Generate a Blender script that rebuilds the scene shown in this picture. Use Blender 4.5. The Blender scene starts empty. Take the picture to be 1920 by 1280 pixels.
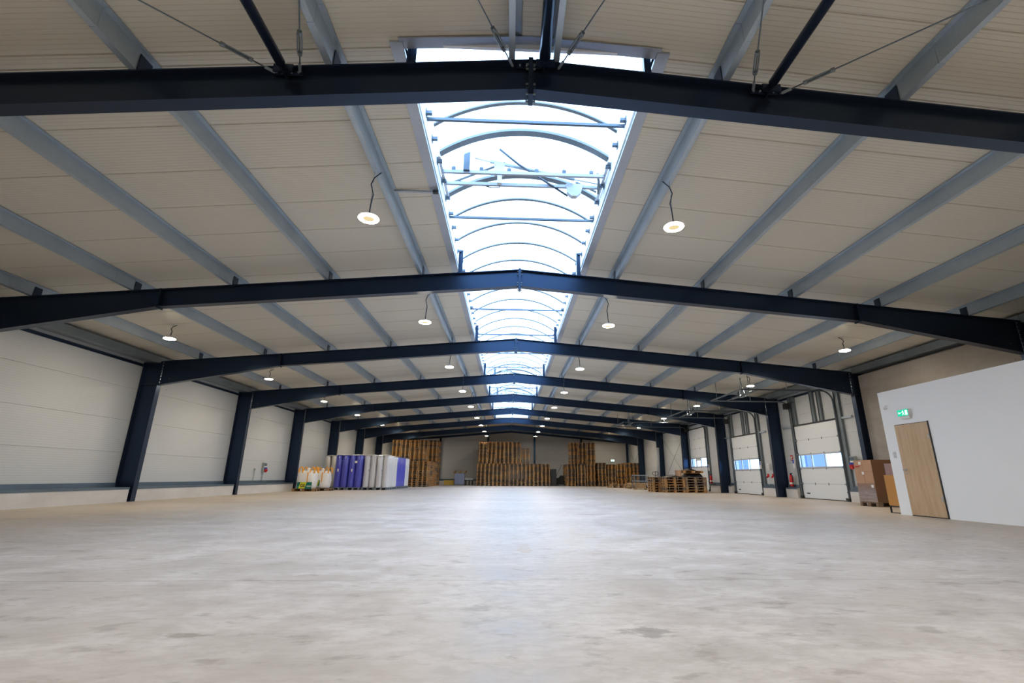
import bpy, bmesh, math, random
from mathutils import Vector, Matrix
random.seed(7)
S = bpy.context.scene
COL = S.collection

# ------------------------------------------------------------------ camera
F_PX = 902.61; CX = 996.64; CY = 624.51
PITCH, ROLL, YAW, CAM_H = 0.28956, 0.0062, 0.0434, 0.835
cf = Vector((math.sin(YAW)*math.cos(PITCH), math.cos(YAW)*math.cos(PITCH), math.sin(PITCH)))
cr = Vector((math.cos(YAW), -math.sin(YAW), 0)); cu = cr.cross(cf)
r2 = math.cos(ROLL)*cr + math.sin(ROLL)*cu; u2 = -math.sin(ROLL)*cr + math.cos(ROLL)*cu
cam = bpy.data.cameras.new('camera'); camo = bpy.data.objects.new('camera', cam); COL.objects.link(camo)
cam.sensor_width = 36; cam.lens = F_PX/1920*36
cam.shift_x = -(CX-960)/1920; cam.shift_y = (CY-640)/1920
cam.clip_start = .05; cam.clip_end = 400
m4 = Matrix((r2, u2, -cf)).transposed().to_4x4(); m4.translation = (0, 0, CAM_H)
camo.matrix_world = m4; S.camera = camo

# ------------------------------------------------------------------ sky and exposure
W = bpy.data.worlds.new('overcast_sky'); S.world = W; W.use_nodes = True
bg = W.node_tree.nodes['Background']
bg.inputs[0].default_value = (0.47, 0.69, 1.0, 1); bg.inputs[1].default_value = 6.4
S.view_settings.view_transform = 'Standard'; S.view_settings.look = 'None'
S.view_settings.exposure = 0.0; S.view_settings.gamma = 1.0; S.view_settings.use_curve_mapping = False
LAMP_W = 76.0
LAMP_COL = (1.0, 0.875, 0.69)

def portal(name, loc, rot, sx, sy):
    l = bpy.data.lights.new(name, 'AREA'); l.shape = 'RECTANGLE'; l.size = sx; l.size_y = sy
    l.cycles.is_portal = True
    o = bpy.data.objects.new(name, l); o.location = loc; o.rotation_euler = rot; COL.objects.link(o)
portal('skylight_portal', (.172, 23.5, 6.75), (0, 0, 0), 3.3, 38.2)

# ------------------------------------------------------------------ building numbers (metres)
L0, PB = 6.087, 0.767
def FY(k): return (k+PB)*L0
RX, HT, SL = 0.172, 5.62, 0.085
def RT(x): return HT - SL*abs(x-RX)          # top of rafter
PH = 0.26                                    # purlin height
def CZ(x): return RT(x)+PH                   # underside of the ceiling
XL, XR = -12.012, 12.418                     # inner flanges of the columns
WL, WR = -12.62, 13.0                        # inner faces of the panel walls
YN, YF = -7.5, 53.5
SKW, SKY0, SKY1 = 1.52, 4.61, 42.4
PUR = [2.32, 4.489, 6.658, 8.826, 10.995]

# ------------------------------------------------------------------ materials
def newmat(name):
    m = bpy.data.materials.new(name); m.use_nodes = True
    nt = m.node_tree; return m, nt, nt.nodes['Principled BSDF']
def N(nt, t, **kw):
    n = nt.nodes.new(t)
    for k, v in kw.items(): setattr(n, k, v)
    return n
def worldpos(nt):
    g = N(nt, 'ShaderNodeNewGeometry'); return g.outputs['Position']
def mapping(nt, src, sc):
    mp = N(nt, 'ShaderNodeMapping'); mp.inputs['Scale'].default_value = sc
    nt.links.new(src, mp.inputs['Vector']); return mp.outputs['Vector']
def noise(nt, vec, scale, detail=4, rough=.55):
    n = N(nt, 'ShaderNodeTexNoise'); n.inputs['Scale'].default_value = scale
    n.inputs['Detail'].default_value = detail; n.inputs['Roughness'].default_value = rough
    nt.links.new(vec, n.inputs['Vector']); return n.outputs['Fac']
def ramp(nt, fac, stops):
    r = N(nt, 'ShaderNodeValToRGB'); e = r.color_ramp.elements
    while len(e) < len(stops): e.new(.5)
    for i, (p, c) in enumerate(stops):
        e[i].position = p; e[i].color = (*c, 1) if len(c) == 3 else c
    nt.links.new(fac, r.inputs[0]); return r.outputs[0]
def mixc(nt, fac, a, b, mode='MIX'):
    m = N(nt, 'ShaderNodeMix', data_type='RGBA', blend_type=mode)
    for sock, v in ((0, fac), (6, a), (7, b)):
        if hasattr(v, 'links'): nt.links.new(v, m.inputs[sock])
        elif isinstance(v, (int, float)): m.inputs[sock].default_value = v
        else: m.inputs[sock].default_value = (*v, 1)
    return m.outputs[2]
def math_(nt, op, a, b=None, c=None):
    m = N(nt, 'ShaderNodeMath', operation=op)
    for i, v in enumerate((a, b, c)):
        if v is None: continue
        if hasattr(v, 'links'): nt.links.new(v, m.inputs[i])
        else: m.inputs[i].default_value = v
    return m.outputs[0]
def bump(nt, p, h, dist, strength=1.0):
    b = N(nt, 'ShaderNodeBump'); b.inputs['Distance'].default_value = dist; b.inputs['Strength'].default_value = strength
    nt.links.new(h, b.inputs['Height']); nt.links.new(b.outputs[0], p.inputs['Normal'])
def plain(name, col, rough=.5, metal=0., var=.08, scale=6., spec=.5):
    m, nt, p = newmat(name)
    n = noise(nt, worldpos(nt), scale)
    c = mixc(nt, n, tuple(max(0, v*(1-var)) for v in col), tuple(min(1, v*(1+var)) for v in col))
    nt.links.new(c, p.inputs['Base Color'])
    p.inputs['Roughness'].default_value = rough; p.inputs['Metallic'].default_value = metal
    p.inputs['Specular IOR Level'].default_value = spec
    return m

M = {}
M['steel'] = plain('anthracite_painted_steel', (.010, .014, .026), .30, 0, .10, 6., .75)
M['steel'].node_tree.nodes['Principled BSDF'].inputs['Specular Tint'].default_value = (.34, .58, 1., 1)  # skylight blue on the beams strengthened through the specular tint
M['steel_inner'] = M['steel']
M['black'] = plain('black_plastic', (.012, .012, .014), .45)
M['rubber'] = plain('black_sheeting', (.008, .008, .010), .35, 0, .4, 9)
def galv(name, a, b, rough):
    m, nt, p = newmat(name)
    v = N(nt, 'ShaderNodeTexVoronoi'); v.inputs['Scale'].default_value = 45
    nt.links.new(worldpos(nt), v.inputs['Vector'])
    n = noise(nt, worldpos(nt), 1.3)
    f = math_(nt, 'ADD', math_(nt, 'MULTIPLY', v.outputs['Distance'], .22), math_(nt, 'MULTIPLY', n, .8))
    nt.links.new(ramp(nt, f, [(.25, a), (.8, b)]), p.inputs['Base Color'])
    p.inputs['Metallic'].default_value = .55; p.inputs['Roughness'].default_value = rough
    return m
M['galv'] = galv('galvanised_steel', (.36, .43, .49), (.50, .57, .63), .42)
M['galv_dark'] = galv('weathered_galvanised_steel', (.16, .19, .21), (.27, .31, .33), .5)
M['flash'] = galv('blue_grey_flashing', (.09, .13, .17), (.15, .20, .25), .45)
M['track'] = galv('slate_grey_track', (.08, .10, .12), (.13, .155, .18), .45)
M['alu'] = plain('light_grey_aluminium', (.55, .58, .62), .35, .3)
M['trim'] = galv('pale_zinc_trim', (.36, .40, .46), (.50, .54, .60), .5)

def ribbed(name, col, axis, pitch, rough, wide=.12, depth=.0025, dark=.86):
    m, nt, p = newmat(name)
    pos = worldpos(nt); sx = N(nt, 'ShaderNodeSeparateXYZ'); nt.links.new(pos, sx.inputs[0])
    fr = math_(nt, 'FRACT', math_(nt, 'MULTIPLY', sx.outputs[axis], 1/pitch))
    tri = math_(nt, 'ABSOLUTE', math_(nt, 'SUBTRACT', fr, .5))
    h = math_(nt, 'SMOOTH_MIN', math_(nt, 'MULTIPLY', tri, 1/wide), 1., .2)
    n = noise(nt, pos, .35, 3)
    c = mixc(nt, n, tuple(v*.95 for v in col), col)
    c = mixc(nt, h, tuple(v*dark for v in col), c)
    nt.links.new(c, p.inputs['Base Color']); p.inputs['Roughness'].default_value = rough
    bump(nt, p, h, depth)
    return m
M['ceil'] = ribbed('ceiling_panel_sheet', (.66, .615, .515), 1, .0625, .36)
M['wall'] = ribbed('wall_panel_sheet', (.56, .578, .585), 2, .0625, .34)
M['dock'] = ribbed('dock_door_sheet', (.72, .75, .78), 2, .102, .4, .1, .002, .93)
M['office'] = plain('white_painted_plasterboard', (.87, .88, .89), .7, 0, .02, 2)
M['dull'] = plain('dull_grey_sheet', (.30, .32, .36), .6)
M['white'] = plain('white_plastic', (.75, .75, .74), .4)

def concrete(name, a, b, stain, rough=.8):
    m, nt, p = newmat(name); pos = worldpos(nt)
    n1 = noise(nt, mapping(nt, pos, (1, 1, 2.2)), .7, 6, .6); n2 = noise(nt, pos, 7, 5, .65)
    c = mixc(nt, ramp(nt, n1, [(.35, (0, 0, 0)), (.65, (1, 1, 1))]), a, b)
    c = mixc(nt, math_(nt, 'MULTIPLY', n2, .35), c, stain)
    nt.links.new(c, p.inputs['Base Color']); p.inputs['Roughness'].default_value = rough
    bump(nt, p, n2, .006, .5)
    return m
M['conc_wall'] = concrete('bare_concrete_wall', (.25, .22, .19), (.34, .31, .28), (.17, .155, .14))
M['plinth'] = concrete('pale_concrete_plinth', (.56, .545, .53), (.66, .65, .64), (.48, .42, .34))

def floor_mat():
    m, nt, p = newmat('polished_concrete_floor'); pos = worldpos(nt)
    big = noise(nt, mapping(nt, pos, (.35, .8, 1)), .55, 5, .6)
    mid = noise(nt, mapping(nt, pos, (1, 1.2, 1)), 1.5, 8, .66)
    fine = noise(nt, mapping(nt, pos, (1, 1.8, 1)), 6.5, 8, .7)
    c = mixc(nt, ramp(nt, big, [(.40, (0, 0, 0)), (.60, (1, 1, 1))]), (.455, .442, .452), (.54, .528, .538))
    c = mixc(nt, math_(nt, 'MULTIPLY', ramp(nt, mid, [(.40, (1, 1, 1)), (.57, (0, 0, 0))]), .42), c, (.32, .30, .295))
    c = mixc(nt, math_(nt, 'MULTIPLY', ramp(nt, fine, [(.42, (1, 1, 1)), (.56, (0, 0, 0))]), .45), c, (.35, .33, .325))
    scuff = noise(nt, mapping(nt, pos, (1, 1.6, 1)), 3.4, 6, .62)
    c = mixc(nt, math_(nt, 'MULTIPLY', ramp(nt, scuff, [(.34, (1, 1, 1)), (.43, (0, 0, 0))]), .5), c, (.24, .22, .21))
    c = mixc(nt, math_(nt, 'MULTIPLY', ramp(nt, mid, [(.53, (0, 0, 0)), (.72, (1, 1, 1))]), .3), c, (.66, .65, .66))
    # yellow-brown tint growing towards the side walls
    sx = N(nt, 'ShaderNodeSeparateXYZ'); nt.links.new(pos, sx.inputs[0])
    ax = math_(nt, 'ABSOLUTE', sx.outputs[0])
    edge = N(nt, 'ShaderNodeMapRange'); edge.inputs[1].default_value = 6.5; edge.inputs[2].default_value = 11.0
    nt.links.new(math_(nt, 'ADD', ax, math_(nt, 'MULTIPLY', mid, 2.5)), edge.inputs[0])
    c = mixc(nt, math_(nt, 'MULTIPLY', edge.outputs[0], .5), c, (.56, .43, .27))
    # worn dark patch and a few smaller stains
    def spot(x, y, rx, ry, amt, col, cc):
        dx = math_(nt, 'DIVIDE', math_(nt, 'SUBTRACT', sx.outputs[0], x), rx)
        dy = math_(nt, 'DIVIDE', math_(nt, 'SUBTRACT', sx.outputs[1], y), ry)
        d = math_(nt, 'SQRT', math_(nt, 'ADD', math_(nt, 'MULTIPLY', dx, dx), math_(nt, 'MULTIPLY', dy, dy)))
        d = math_(nt, 'ADD', d, math_(nt, 'MULTIPLY', math_(nt, 'SUBTRACT', fine, .5), 3.4))
        k = math_(nt, 'MULTIPLY', ramp(nt, d, [(.62, (1, 1, 1)), (1.0, (0, 0, 0))]), amt)
        return mixc(nt, k, cc, col)
    c = spot(.80, 3.05, .16, .11, .62, (.22, .215, .21), c)
    c = spot(.20, 6.35, .10, .5, .5, (.40, .31, .24), c)
    c = spot(-1.75, 3.05, .13, .05, .6, (.24, .22, .20), c)
    c = spot(1.9, 3.7, .16, .05, .4, (.24, .22, .21), c)
    nt.links.new(c, p.inputs['Base Color'])
    rr = ramp(nt, mid, [(.40, (.40,)*3), (.60, (.62,)*3)])
    nt.links.new(rr, p.inputs['Roughness'])
    p.inputs['Specular IOR Level'].default_value = .16
    bump(nt, p, fine, .0012, .4)
    return m
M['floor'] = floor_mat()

def wood_pallet(name, attr):
    m, nt, p = newmat(name)
    if attr:
        a = N(nt, 'ShaderNodeAttribute'); a.attribute_name = 'tone'; rnd = a.outputs['Fac']
    else:
        a = N(nt, 'ShaderNodeObjectInfo'); rnd = a.outputs['Alpha']
    c = ramp(nt, rnd, [(0., (.47, .21, .05)), (.3, (.44, .24, .085)), (.55, (.24, .145, .08)), (.75, (.16, .12, .095)), (1., (.50, .32, .15))])
    n = noise(nt, mapping(nt, worldpos(nt), (3, 3, 9)), 3, 5)
    c = mixc(nt, ramp(nt, n, [(.35, (0, 0, 0)), (.65, (1, 1, 1))]), mixc(nt, .45, c, (.10, .06, .035)), c)
    nt.links.new(c, p.inputs['Base Color']); p.inputs['Roughness'].default_value = .8
    return m
M['pallet'] = wood_pallet('pallet_timber', False)
M['pallet_attr'] = wood_pallet('pallet_timber_far', True)
M['pale_wood'] = plain('fresh_splintered_timber', (.66, .47, .28), .7, 0, .2)
M['plastic_pallet'] = plain('grey_plastic', (.17, .20, .23), .5)

def oak():
    m, nt, p = newmat('light_oak_laminate')
    n = noise(nt, mapping(nt, worldpos(nt), (5, 5, .5)), 2.4, 7, .6)
    c = ramp(nt, n, [(.3, (.44, .285, .155)), (.5, (.53, .36, .21)), (.72, (.58, .41, .26))])
    nt.links.new(c, p.inputs['Base Color']); p.inputs['Roughness'].default_value = .45; return m
M['oak'] = oak()
M['orange_wood'] = plain('orange_brown_veneer', (.50, .23, .045), .45, 0, .1, 3)
M['card'] = plain('brown_cardboard', (.43, .25, .155), .6, 0, .08, 5)
M['card_dark'] = plain('dark_brown_cardboard', (.15, .075, .035), .65, 0, .1, 5)
M['tape'] = plain('parcel_tape', (.52, .36, .22), .3)
M['red'] = plain('red_enamel', (.55, .015, .02), .25)
M['blue'] = plain('blue_plastic', (.02, .06, .42), .35)
M['dgreen'] = plain('dark_green_print', (.0, .16, .12), .5)
M['yellow'] = plain('yellow_print', (.72, .70, .03), .5)
M['yellow_box'] = plain('yellow_plastic', (.75, .50, .08), .5)
M['orange'] = plain('orange_webbing', (.85, .36, .03), .6)
M['bag'] = plain('white_woven_bag', (.80, .78, .77), .6, 0, .08, 12)
M['green_ink'] = plain('dark_ink', (.03, .04, .01), .6)
M['grey_box'] = plain('grey_plastic_housing', (.36, .40, .38), .45)
M['chrome'] = plain('satin_steel', (.55, .53, .50), .25, .9)

def film(name, a, b, rough=.22):
    m, nt, p = newmat(name)
    n = noise(nt, mapping(nt, worldpos(nt), (7, 7, .5)), 1.6, 5, .6)
    nt.links.new(ramp(nt, n, [(.32, a), (.68, b)]), p.inputs['Base Color'])
    p.inputs['Roughness'].default_value = rough
    p.inputs['Coat Weight'].default_value = .6; p.inputs['Coat Roughness'].default_value = .12
    bump(nt, p, n, .02, .6); return m
M['film_white'] = film('white_foam_film', (.62, .62, .66), (.80, .80, .82))
M['film_blue'] = film('blue_violet_film', (.055, .06, .44), (.10, .11, .60))
M['film_cream'] = film('cream_foam_film', (.50, .48, .44), (.66, .64, .60))
M['container'] = plain('pane_tint_box_paint', (.15, .20, .36), .4)  # colour of the boxes added outside to tint the dock panes
M['bag_blue'] = film('pale_blue_sack', (.25, .31, .50), (.34, .40, .58))

def clear(name, tint, mixf, rough=.1, trans=False):
    m = bpy.data.materials.new(name); m.use_nodes = True; nt = m.node_tree
    nt.nodes.remove(nt.nodes['Principled BSDF']); out = nt.nodes['Material Output']
    t = N(nt, 'ShaderNodeBsdfTransparent'); t.inputs[0].default_value = (*tint, 1)
    if trans: g = N(nt, 'ShaderNodeBsdfTranslucent'); g.inputs[0].default_value = (*tint, 1)
    else:
        g = N(nt, 'ShaderNodeBsdfGlossy'); g.inputs['Roughness'].default_value = rough
        g.inputs[0].default_value = (.9, .9, .9, 1)
    mx = N(nt, 'ShaderNodeMixShader')
    if trans:
        pos = worldpos(nt); w = N(nt, 'ShaderNodeTexWave', wave_type='BANDS', bands_direction='X')
        w.inputs['Scale'].default_value = 6; nt.links.new(pos, w.inputs['Vector'])
        f = math_(nt, 'ADD', math_(nt, 'MULTIPLY', w.outputs['Fac'], .12), mixf-.06)
        nt.links.new(f, mx.inputs[0])
    else: mx.inputs[0].default_value = mixf
    nt.links.new(t.outputs[0], mx.inputs[1]); nt.links.new(g.outputs[0], mx.inputs[2]); nt.links.new(mx.outputs[0], out.inputs[0])
    return m
M['poly'] = clear('multiwall_polycarbonate', (.93, .96, 1.), .35, trans=True)
M['pane'] = clear('acrylic_window_pane', (.88, .93, 1.), .08, .05)
M['wrap'] = clear('clear_stretch_wrap', (.93, .93, .95), .16, .12)

def emit(name, col, s):
    m = bpy.data.materials.new(name); m.use_nodes = True; nt = m.node_tree
    nt.nodes.remove(nt.nodes['Principled BSDF'])
    e = N(nt, 'ShaderNodeEmission'); e.inputs[0].default_value = (*col, 1); e.inputs[1].default_value = s
    nt.links.new(e.outputs[0], nt.nodes['Material Output'].inputs[0]); return m
M['lamp'] = emit('glowing_led_ring', (1., .86, .62), 30)
M['lamp_hub'] = emit('dim_lamp_centre', (1., .80, .42), .9)
M['sign_green'] = emit('lit_green_sign', (.02, .72, .42), 1.0)
M['sign_white'] = emit('lit_white_sign', (.80, 1., .92), 1.3)

# ------------------------------------------------------------------ mesh helpers
class MB:
    def __init__(s): s.v = []; s.f = []; s.m = []; s.tone = []; s.cur = 0; s.ct = .5
    def add(s, vs, fs):
        b = len(s.v); s.v += [tuple(v) for v in vs]; s.tone += [s.ct]*len(vs)
        s.f += [tuple(b+i for i in f) for f in fs]; s.m += [s.cur]*len(fs); return s
    def box(s, x0, x1, y0, y1, z0, z1):
        return s.add([(x0,y0,z0),(x1,y0,z0),(x1,y1,z0),(x0,y1,z0),(x0,y0,z1),(x1,y0,z1),(x1,y1,z1),(x0,y1,z1)],
                     [(0,3,2,1),(4,5,6,7),(0,1,5,4),(1,2,6,5),(2,3,7,6),(3,0,4,7)])
    def prism(s, pts, a, b, axis=1):
        """polygon in the other two axes, pushed along axis from a to b"""
        def P(p, t): q = list(p); q.insert(axis, t); return q
        n = len(pts)
        return s.add([P(p, a) for p in pts]+[P(p, b) for p in pts],
                     [tuple(range(n))[::-1], tuple(range(n, 2*n))]+[(i, (i+1) % n, n+(i+1) % n, n+i) for i in range(n)])
    def tube(s, pts, r, n=8, caps=True, r1=None):
        pts = [Vector(p) for p in pts]; rings = []; up = None
        for i, p in enumerate(pts):
            d = (pts[min(i+1, len(pts)-1)]-pts[max(i-1, 0)]).normalized()
            if up is None: up = Vector((0, 0, 1)) if abs(d.z) < .9 else Vector((1, 0, 0))
            a = d.cross(up).normalized(); b = a.cross(d).normalized(); up = b
            rr = r if r1 is None else r+(r1-r)*i/(len(pts)-1)
            rings.append([p+rr*(math.cos(2*math.pi*k/n)*a+math.sin(2*math.pi*k/n)*b) for k in range(n)])
        vs = [v for R in rings for v in R]; fs = []
        for i in range(len(pts)-1):
            for k in range(n): fs.append((i*n+k, i*n+(k+1) % n, (i+1)*n+(k+1) % n, (i+1)*n+k))
        if caps: fs += [tuple(range(n))[::-1], tuple((len(pts)-1)*n+k for k in range(n))]
        return s.add(vs, fs)
    def lathe(s, prof, n=16, c=(0, 0, 0)):
        vs = [(c[0]+r*math.cos(2*math.pi*k/n), c[1]+r*math.sin(2*math.pi*k/n), c[2]+z) for r, z in prof for k in range(n)]
        fs = [(i*n+k, i*n+(k+1) % n, (i+1)*n+(k+1) % n, (i+1)*n+k) for i in range(len(prof)-1) for k in range(n)]
        fs += [tuple(range(n))[::-1], tuple((len(prof)-1)*n+k for k in range(n))]
        return s.add(vs, fs)
    def mesh(s, name, mats, smooth=False, tone=False):
        me = bpy.data.meshes.new(name); me.from_pydata(s.v, [], s.f)
        for m in (mats if isinstance(mats, (list, tuple)) else [mats]): me.materials.append(M[m])
        for i, p in enumerate(me.polygons): p.material_index = s.m[i]; p.use_smooth = smooth
        if tone:
            a = me.attributes.new('tone', 'FLOAT', 'POINT')
            for i, t in enumerate(s.tone): a.data[i].value = t
        me.update(); return me
def put(name, me, parent=None, loc=(0, 0, 0), rz=0., rot=None):
    o = bpy.data.objects.new(name, me); COL.objects.link(o)
    o.location = loc; o.rotation_euler = rot if rot else (0, 0, rz)
    if parent: o.parent = parent
    return o
def tag(o, label, cat, group=None, kind=None):
    if label: o['label'] = label
    if cat: o['category'] = cat
    if group: o['group'] = group
    if kind: o['kind'] = kind
    return o
def struct(o): o['kind'] = 'structure'; return o
def thing(name, label, cat, loc=(0, 0, 0), rz=0., group=None):
    return tag(put(name, None, None, loc, rz), label, cat, group)
def bx(x0, x1, y0, y1, z0, z1): return MB().box(x0, x1, y0, y1, z0, z1)
ORD = ['first', 'second', 'third', 'fourth', 'fifth', 'sixth', 'seventh', 'eighth', 'ninth', 'tenth', 'eleventh',
       'twelfth', 'thirteenth', 'fourteenth', 'fifteenth', 'sixteenth', 'seventeenth', 'eighteenth', 'nineteenth',
       'twentieth', 'twenty-first', 'twenty-second', 'twenty-third', 'twenty-fourth', 'twenty-fifth', 'twenty-sixth', 'twenty-seventh', 'twenty-eighth']
def textmesh(txt, size, mat, depth=.004):
    c = bpy.data.curves.new('txt', 'FONT'); c.body = txt; c.size = size; c.extrude = depth; c.offset = .008; c.align_x = 'CENTER'; c.align_y = 'CENTER'
    o = bpy.data.objects.new('txt', c); COL.objects.link(o)
    me = bpy.data.meshes.new_from_object(o); bpy.data.objects.remove(o); me.materials.clear(); me.materials.append(M[mat]); return me

# ================================================================== SETTING
# floor: slabs between saw cuts
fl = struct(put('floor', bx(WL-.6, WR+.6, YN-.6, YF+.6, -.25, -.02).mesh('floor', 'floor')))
cuts = [YN-.3] + [4.48+L0*k for k in range(-1, 9)] + [YF+.3]
for a, b in zip(cuts[:-1], cuts[1:]):
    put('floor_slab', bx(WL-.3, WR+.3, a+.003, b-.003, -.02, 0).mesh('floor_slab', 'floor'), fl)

# ceiling: backing deck with sandwich panels under it
mb = MB()
def roofquad(mb, xa, xb, ya, yb, lo, hi):
    mb.prism([(xa, CZ(xa)+lo), (xb, CZ(xb)+lo), (xb, CZ(xb)+hi), (xa, CZ(xa)+hi)], ya, yb, 1)
EL, ER = WL-.35, WR+.35
for xa, xb in ((EL, RX-SKW-.04), (RX+SKW+.04, ER)): roofquad(mb, xa, xb, YN-.3, YF+.3, .10, .16)
for ya, yb in ((YN-.3, SKY0-.04), (SKY1+.04, YF+.3)):
    roofquad(mb, RX-SKW-.04, RX, ya, yb, .10, .16); roofquad(mb, RX, RX+SKW+.04, ya, yb, .10, .16)
ceil = struct(put('ceiling', mb.mesh('ceiling', 'ceil')))
ys = [YN] + [.8+i-8 for i in range(0, 70)]
ys = [y for y in ys if y >= YN and y <= YF-.3] + [YF]
ys = sorted(set(ys + [SKY0, SKY1]))
ys = [y for i, y in enumerate(ys) if i == 0 or y-ys[i-1] > .12 or y in (SKY0, SKY1)]
cache = {}
for a, b in zip(ys[:-1], ys[1:]):
    insky = a >= SKY0-.01 and b <= SKY1+.01
    for sgn in (-1, 1):
        xi = RX+sgn*SKW if insky else RX; xo = EL if sgn < 0 else ER
        key = (sgn, insky, round(b-a, 3))
        if key not in cache:
            m_ = MB(); x0, x1 = sorted((xi, xo)); g = .0025
            m_.prism([(x0, CZ(x0)), (x1, CZ(x1)), (x1, CZ(x1)+.1), (x0, CZ(x0)+.1)], g+.006, b-a-g-.006, 1)
            m_.prism([(x0, CZ(x0)+.006), (x1, CZ(x1)+.006), (x1, CZ(x1)+.1), (x0, CZ(x0)+.1)], g, b-a-g, 1)
            cache[key] = m_.mesh('roof_panel', 'ceil')
        put('roof_panel', cache[key], ceil, (0, a, 0))
# small concrete-coloured patch left of the skylight in bay two (darker filler plate)
# walls
def panelwall(name, x, thick, sgn, y0, y1, zs, holes=()):
    """wall in the YZ plane; sgn=-1: wall body lies towards -x"""
    xb0, xb1 = sorted((x+sgn*.1, x+sgn*thick))
    mb = MB(); segs = []; y = y0
    for (a, b, z) in sorted(holes):
        segs.append((y, a, 0)); segs.append((a, b, z)); y = b
    segs.append((y, y1, 0))
    for a, b, z in segs: mb.box(xb0, xb1, a, b, z, zs[-1]+.6)
    w = struct(put(name, mb.mesh(name, 'wall')))
    xs0, xs1 = sorted((x, x+sgn*.1)); cch = {}
    for a, b, z in segs:
        c = [a]+[FY(k) for k in range(-2, 9) if a+.3 < FY(k) < b-.3]+[b]
        for p, q in zip(c[:-1], c[1:]):
            for z0, z1 in zip(zs[:-1], zs[1:]):
                lo = max(z0, z)
                if z1-lo < .05: continue
                k = (round(q-p, 3), round(lo, 3), round(z1, 3))
                if k not in cch:
                    g = .003
                    cch[k] = bx(xs0, xs1, g, q-p-g, lo+g, z1-g).mesh('wall_panel', 'wall')
                put('wall_panel', cch[k], w, (0, p, 0))
    return w
ZS = [.44, 1.52, 2.54, 3.58, 4.62]
wl = panelwall('wall_left', WL, .2, -1, YN, YF, ZS)
DOORS = [(18.68, 21.67, 3.08, 1.31, 1.80), (25.12, 28.13, 3.07, 1.30, 1.78), (31.88, 34.85, 4.08, 1.58, 2.09)]
wr = panelwall('wall_right', WR, .2, 1, 16.95, YF, ZS, [(a, b, z) for a, b, z, _, _ in DOORS])
# bare concrete fire wall on the right, from the second frame towards the viewer
struct(put('wall_concrete', MB().box(12.63, 12.9, YN-.1, 16.7, 0, 4.42).box(12.9, 13.1, YN-.1, 16.95, 0, 4.9).mesh('wall_concrete', 'conc_wall')))
# back and near gable walls
def gable(name, y, sgn):
    mb = MB(); y0, y1 = sorted((y, y+sgn*.25))
    mb.prism([(EL, 0), (ER, 0), (ER, CZ(ER)+.1), (RX, CZ(RX)+.1), (EL, CZ(EL)+.1)], y0+(.1 if sgn > 0 else 0), y1-(0 if sgn > 0 else .1), 1)
    w = struct(put(name, mb.mesh(name, 'wall')))
    zz = [.44, 1.52, 2.54, 3.58, 4.62, 5.9]
    for xa, xb in ((WL, -7.4), (-7.4, -2.3), (-2.3, 2.72), (2.72, 7.8), (7.8, WR)):
        for z0, z1 in zip(zz[:-1], zz[1:]):
            t0 = min(z1, CZ(xa))-.003; t1 = min(z1, CZ(xb))-.003
            if min(t0, t1) <= z0+.02: continue
            pts = [(xa+.003, z0+.003), (xb-.003, z0+.003), (xb-.003, t1)]
            if xa < RX < xb and z1 > 5: pts.append((RX, CZ(RX)-.003))
            pts.append((xa+.003, t0))
            a0, a1 = sorted((y, y+sgn*.1))
            put('wall_panel', MB().prism(pts, a0, a1, 1).mesh('wall_panel', 'wall'), w)
    return w
wb = gable('wall_back', YF, 1)
wn = gable('wall_front', YN, -1)

# plinths with their metal caps
def plinth(par, x0, x1, y0, y1, face, h=.43, cap='flash'):
    if y1-y0 < .1: return
    put('plinth', bx(x0, x1, y0, y1, 0, h).mesh('plinth', 'plinth'), par)
    # thin cap with a down-turned lip towards the hall
    if face == 'x+': m_ = MB().box(x0, x1+.012, y0, y1, h, h+.012).box(x1, x1+.012, y0, y1, h-.05, h)
    elif face == 'x-': m_ = MB().box(x0-.012, x1, y0, y1, h, h+.012).box(x0-.012, x0, y0, y1, h-.05, h)
    else: m_ = MB().box(x0, x1, y0-.012, y1, h, h+.012).box(x0, x1, y0-.012, y0, h-.05, h)
    put('plinth_cap', m_.mesh('plinth_cap', 'flash'), par)
for k in range(-3, 9):
    a = max(YN, FY(k)+.17) if k > -2 else YN; b = min(FY(k+1)-.17, YF)
    if b <= a+.2: continue
    plinth(wl, WL+.001, -12.07, a, b, 'x+')
    put('base_rail', bx(WL, WL+.09, a, b, .442, .575).mesh('base_rail', 'flash'), wl)
def rp(a, b):
    plinth(wr, 12.78, WR-.001, a, b, 'x-', .42)
    put('base_rail', bx(WR-.09, WR, a, b, .432, .56).mesh('base_rail', 'flash'), wr)
for a, b in ((17.02, 18.42), (21.86, FY(3)-.15), (FY(3)+.15, 24.85), (28.38, FY(4)-.15), (FY(4)+.15, 31.6), (35.4, FY(6)-.15), (FY(6)+.15, FY(7)-.15), (FY(7)+.15, YF)): rp(a, b)
put('plinth', bx(WL+.56, WR-.23, YF-.22, YF-.001, 0, .43).mesh('plinth', 'plinth'), wb)
put('plinth_cap', MB().box(WL+.56, WR-.23, YF-.232, YF, .43, .442).box(WL+.56, WR-.23, YF-.232, YF-.22, .38, .43).mesh('plinth_cap', 'flash'), wb)
put('base_rail', bx(WL+.56, WR-.1, YF-.08, YF, .442, .56).mesh('base_rail', 'flash'), wb)

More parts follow.
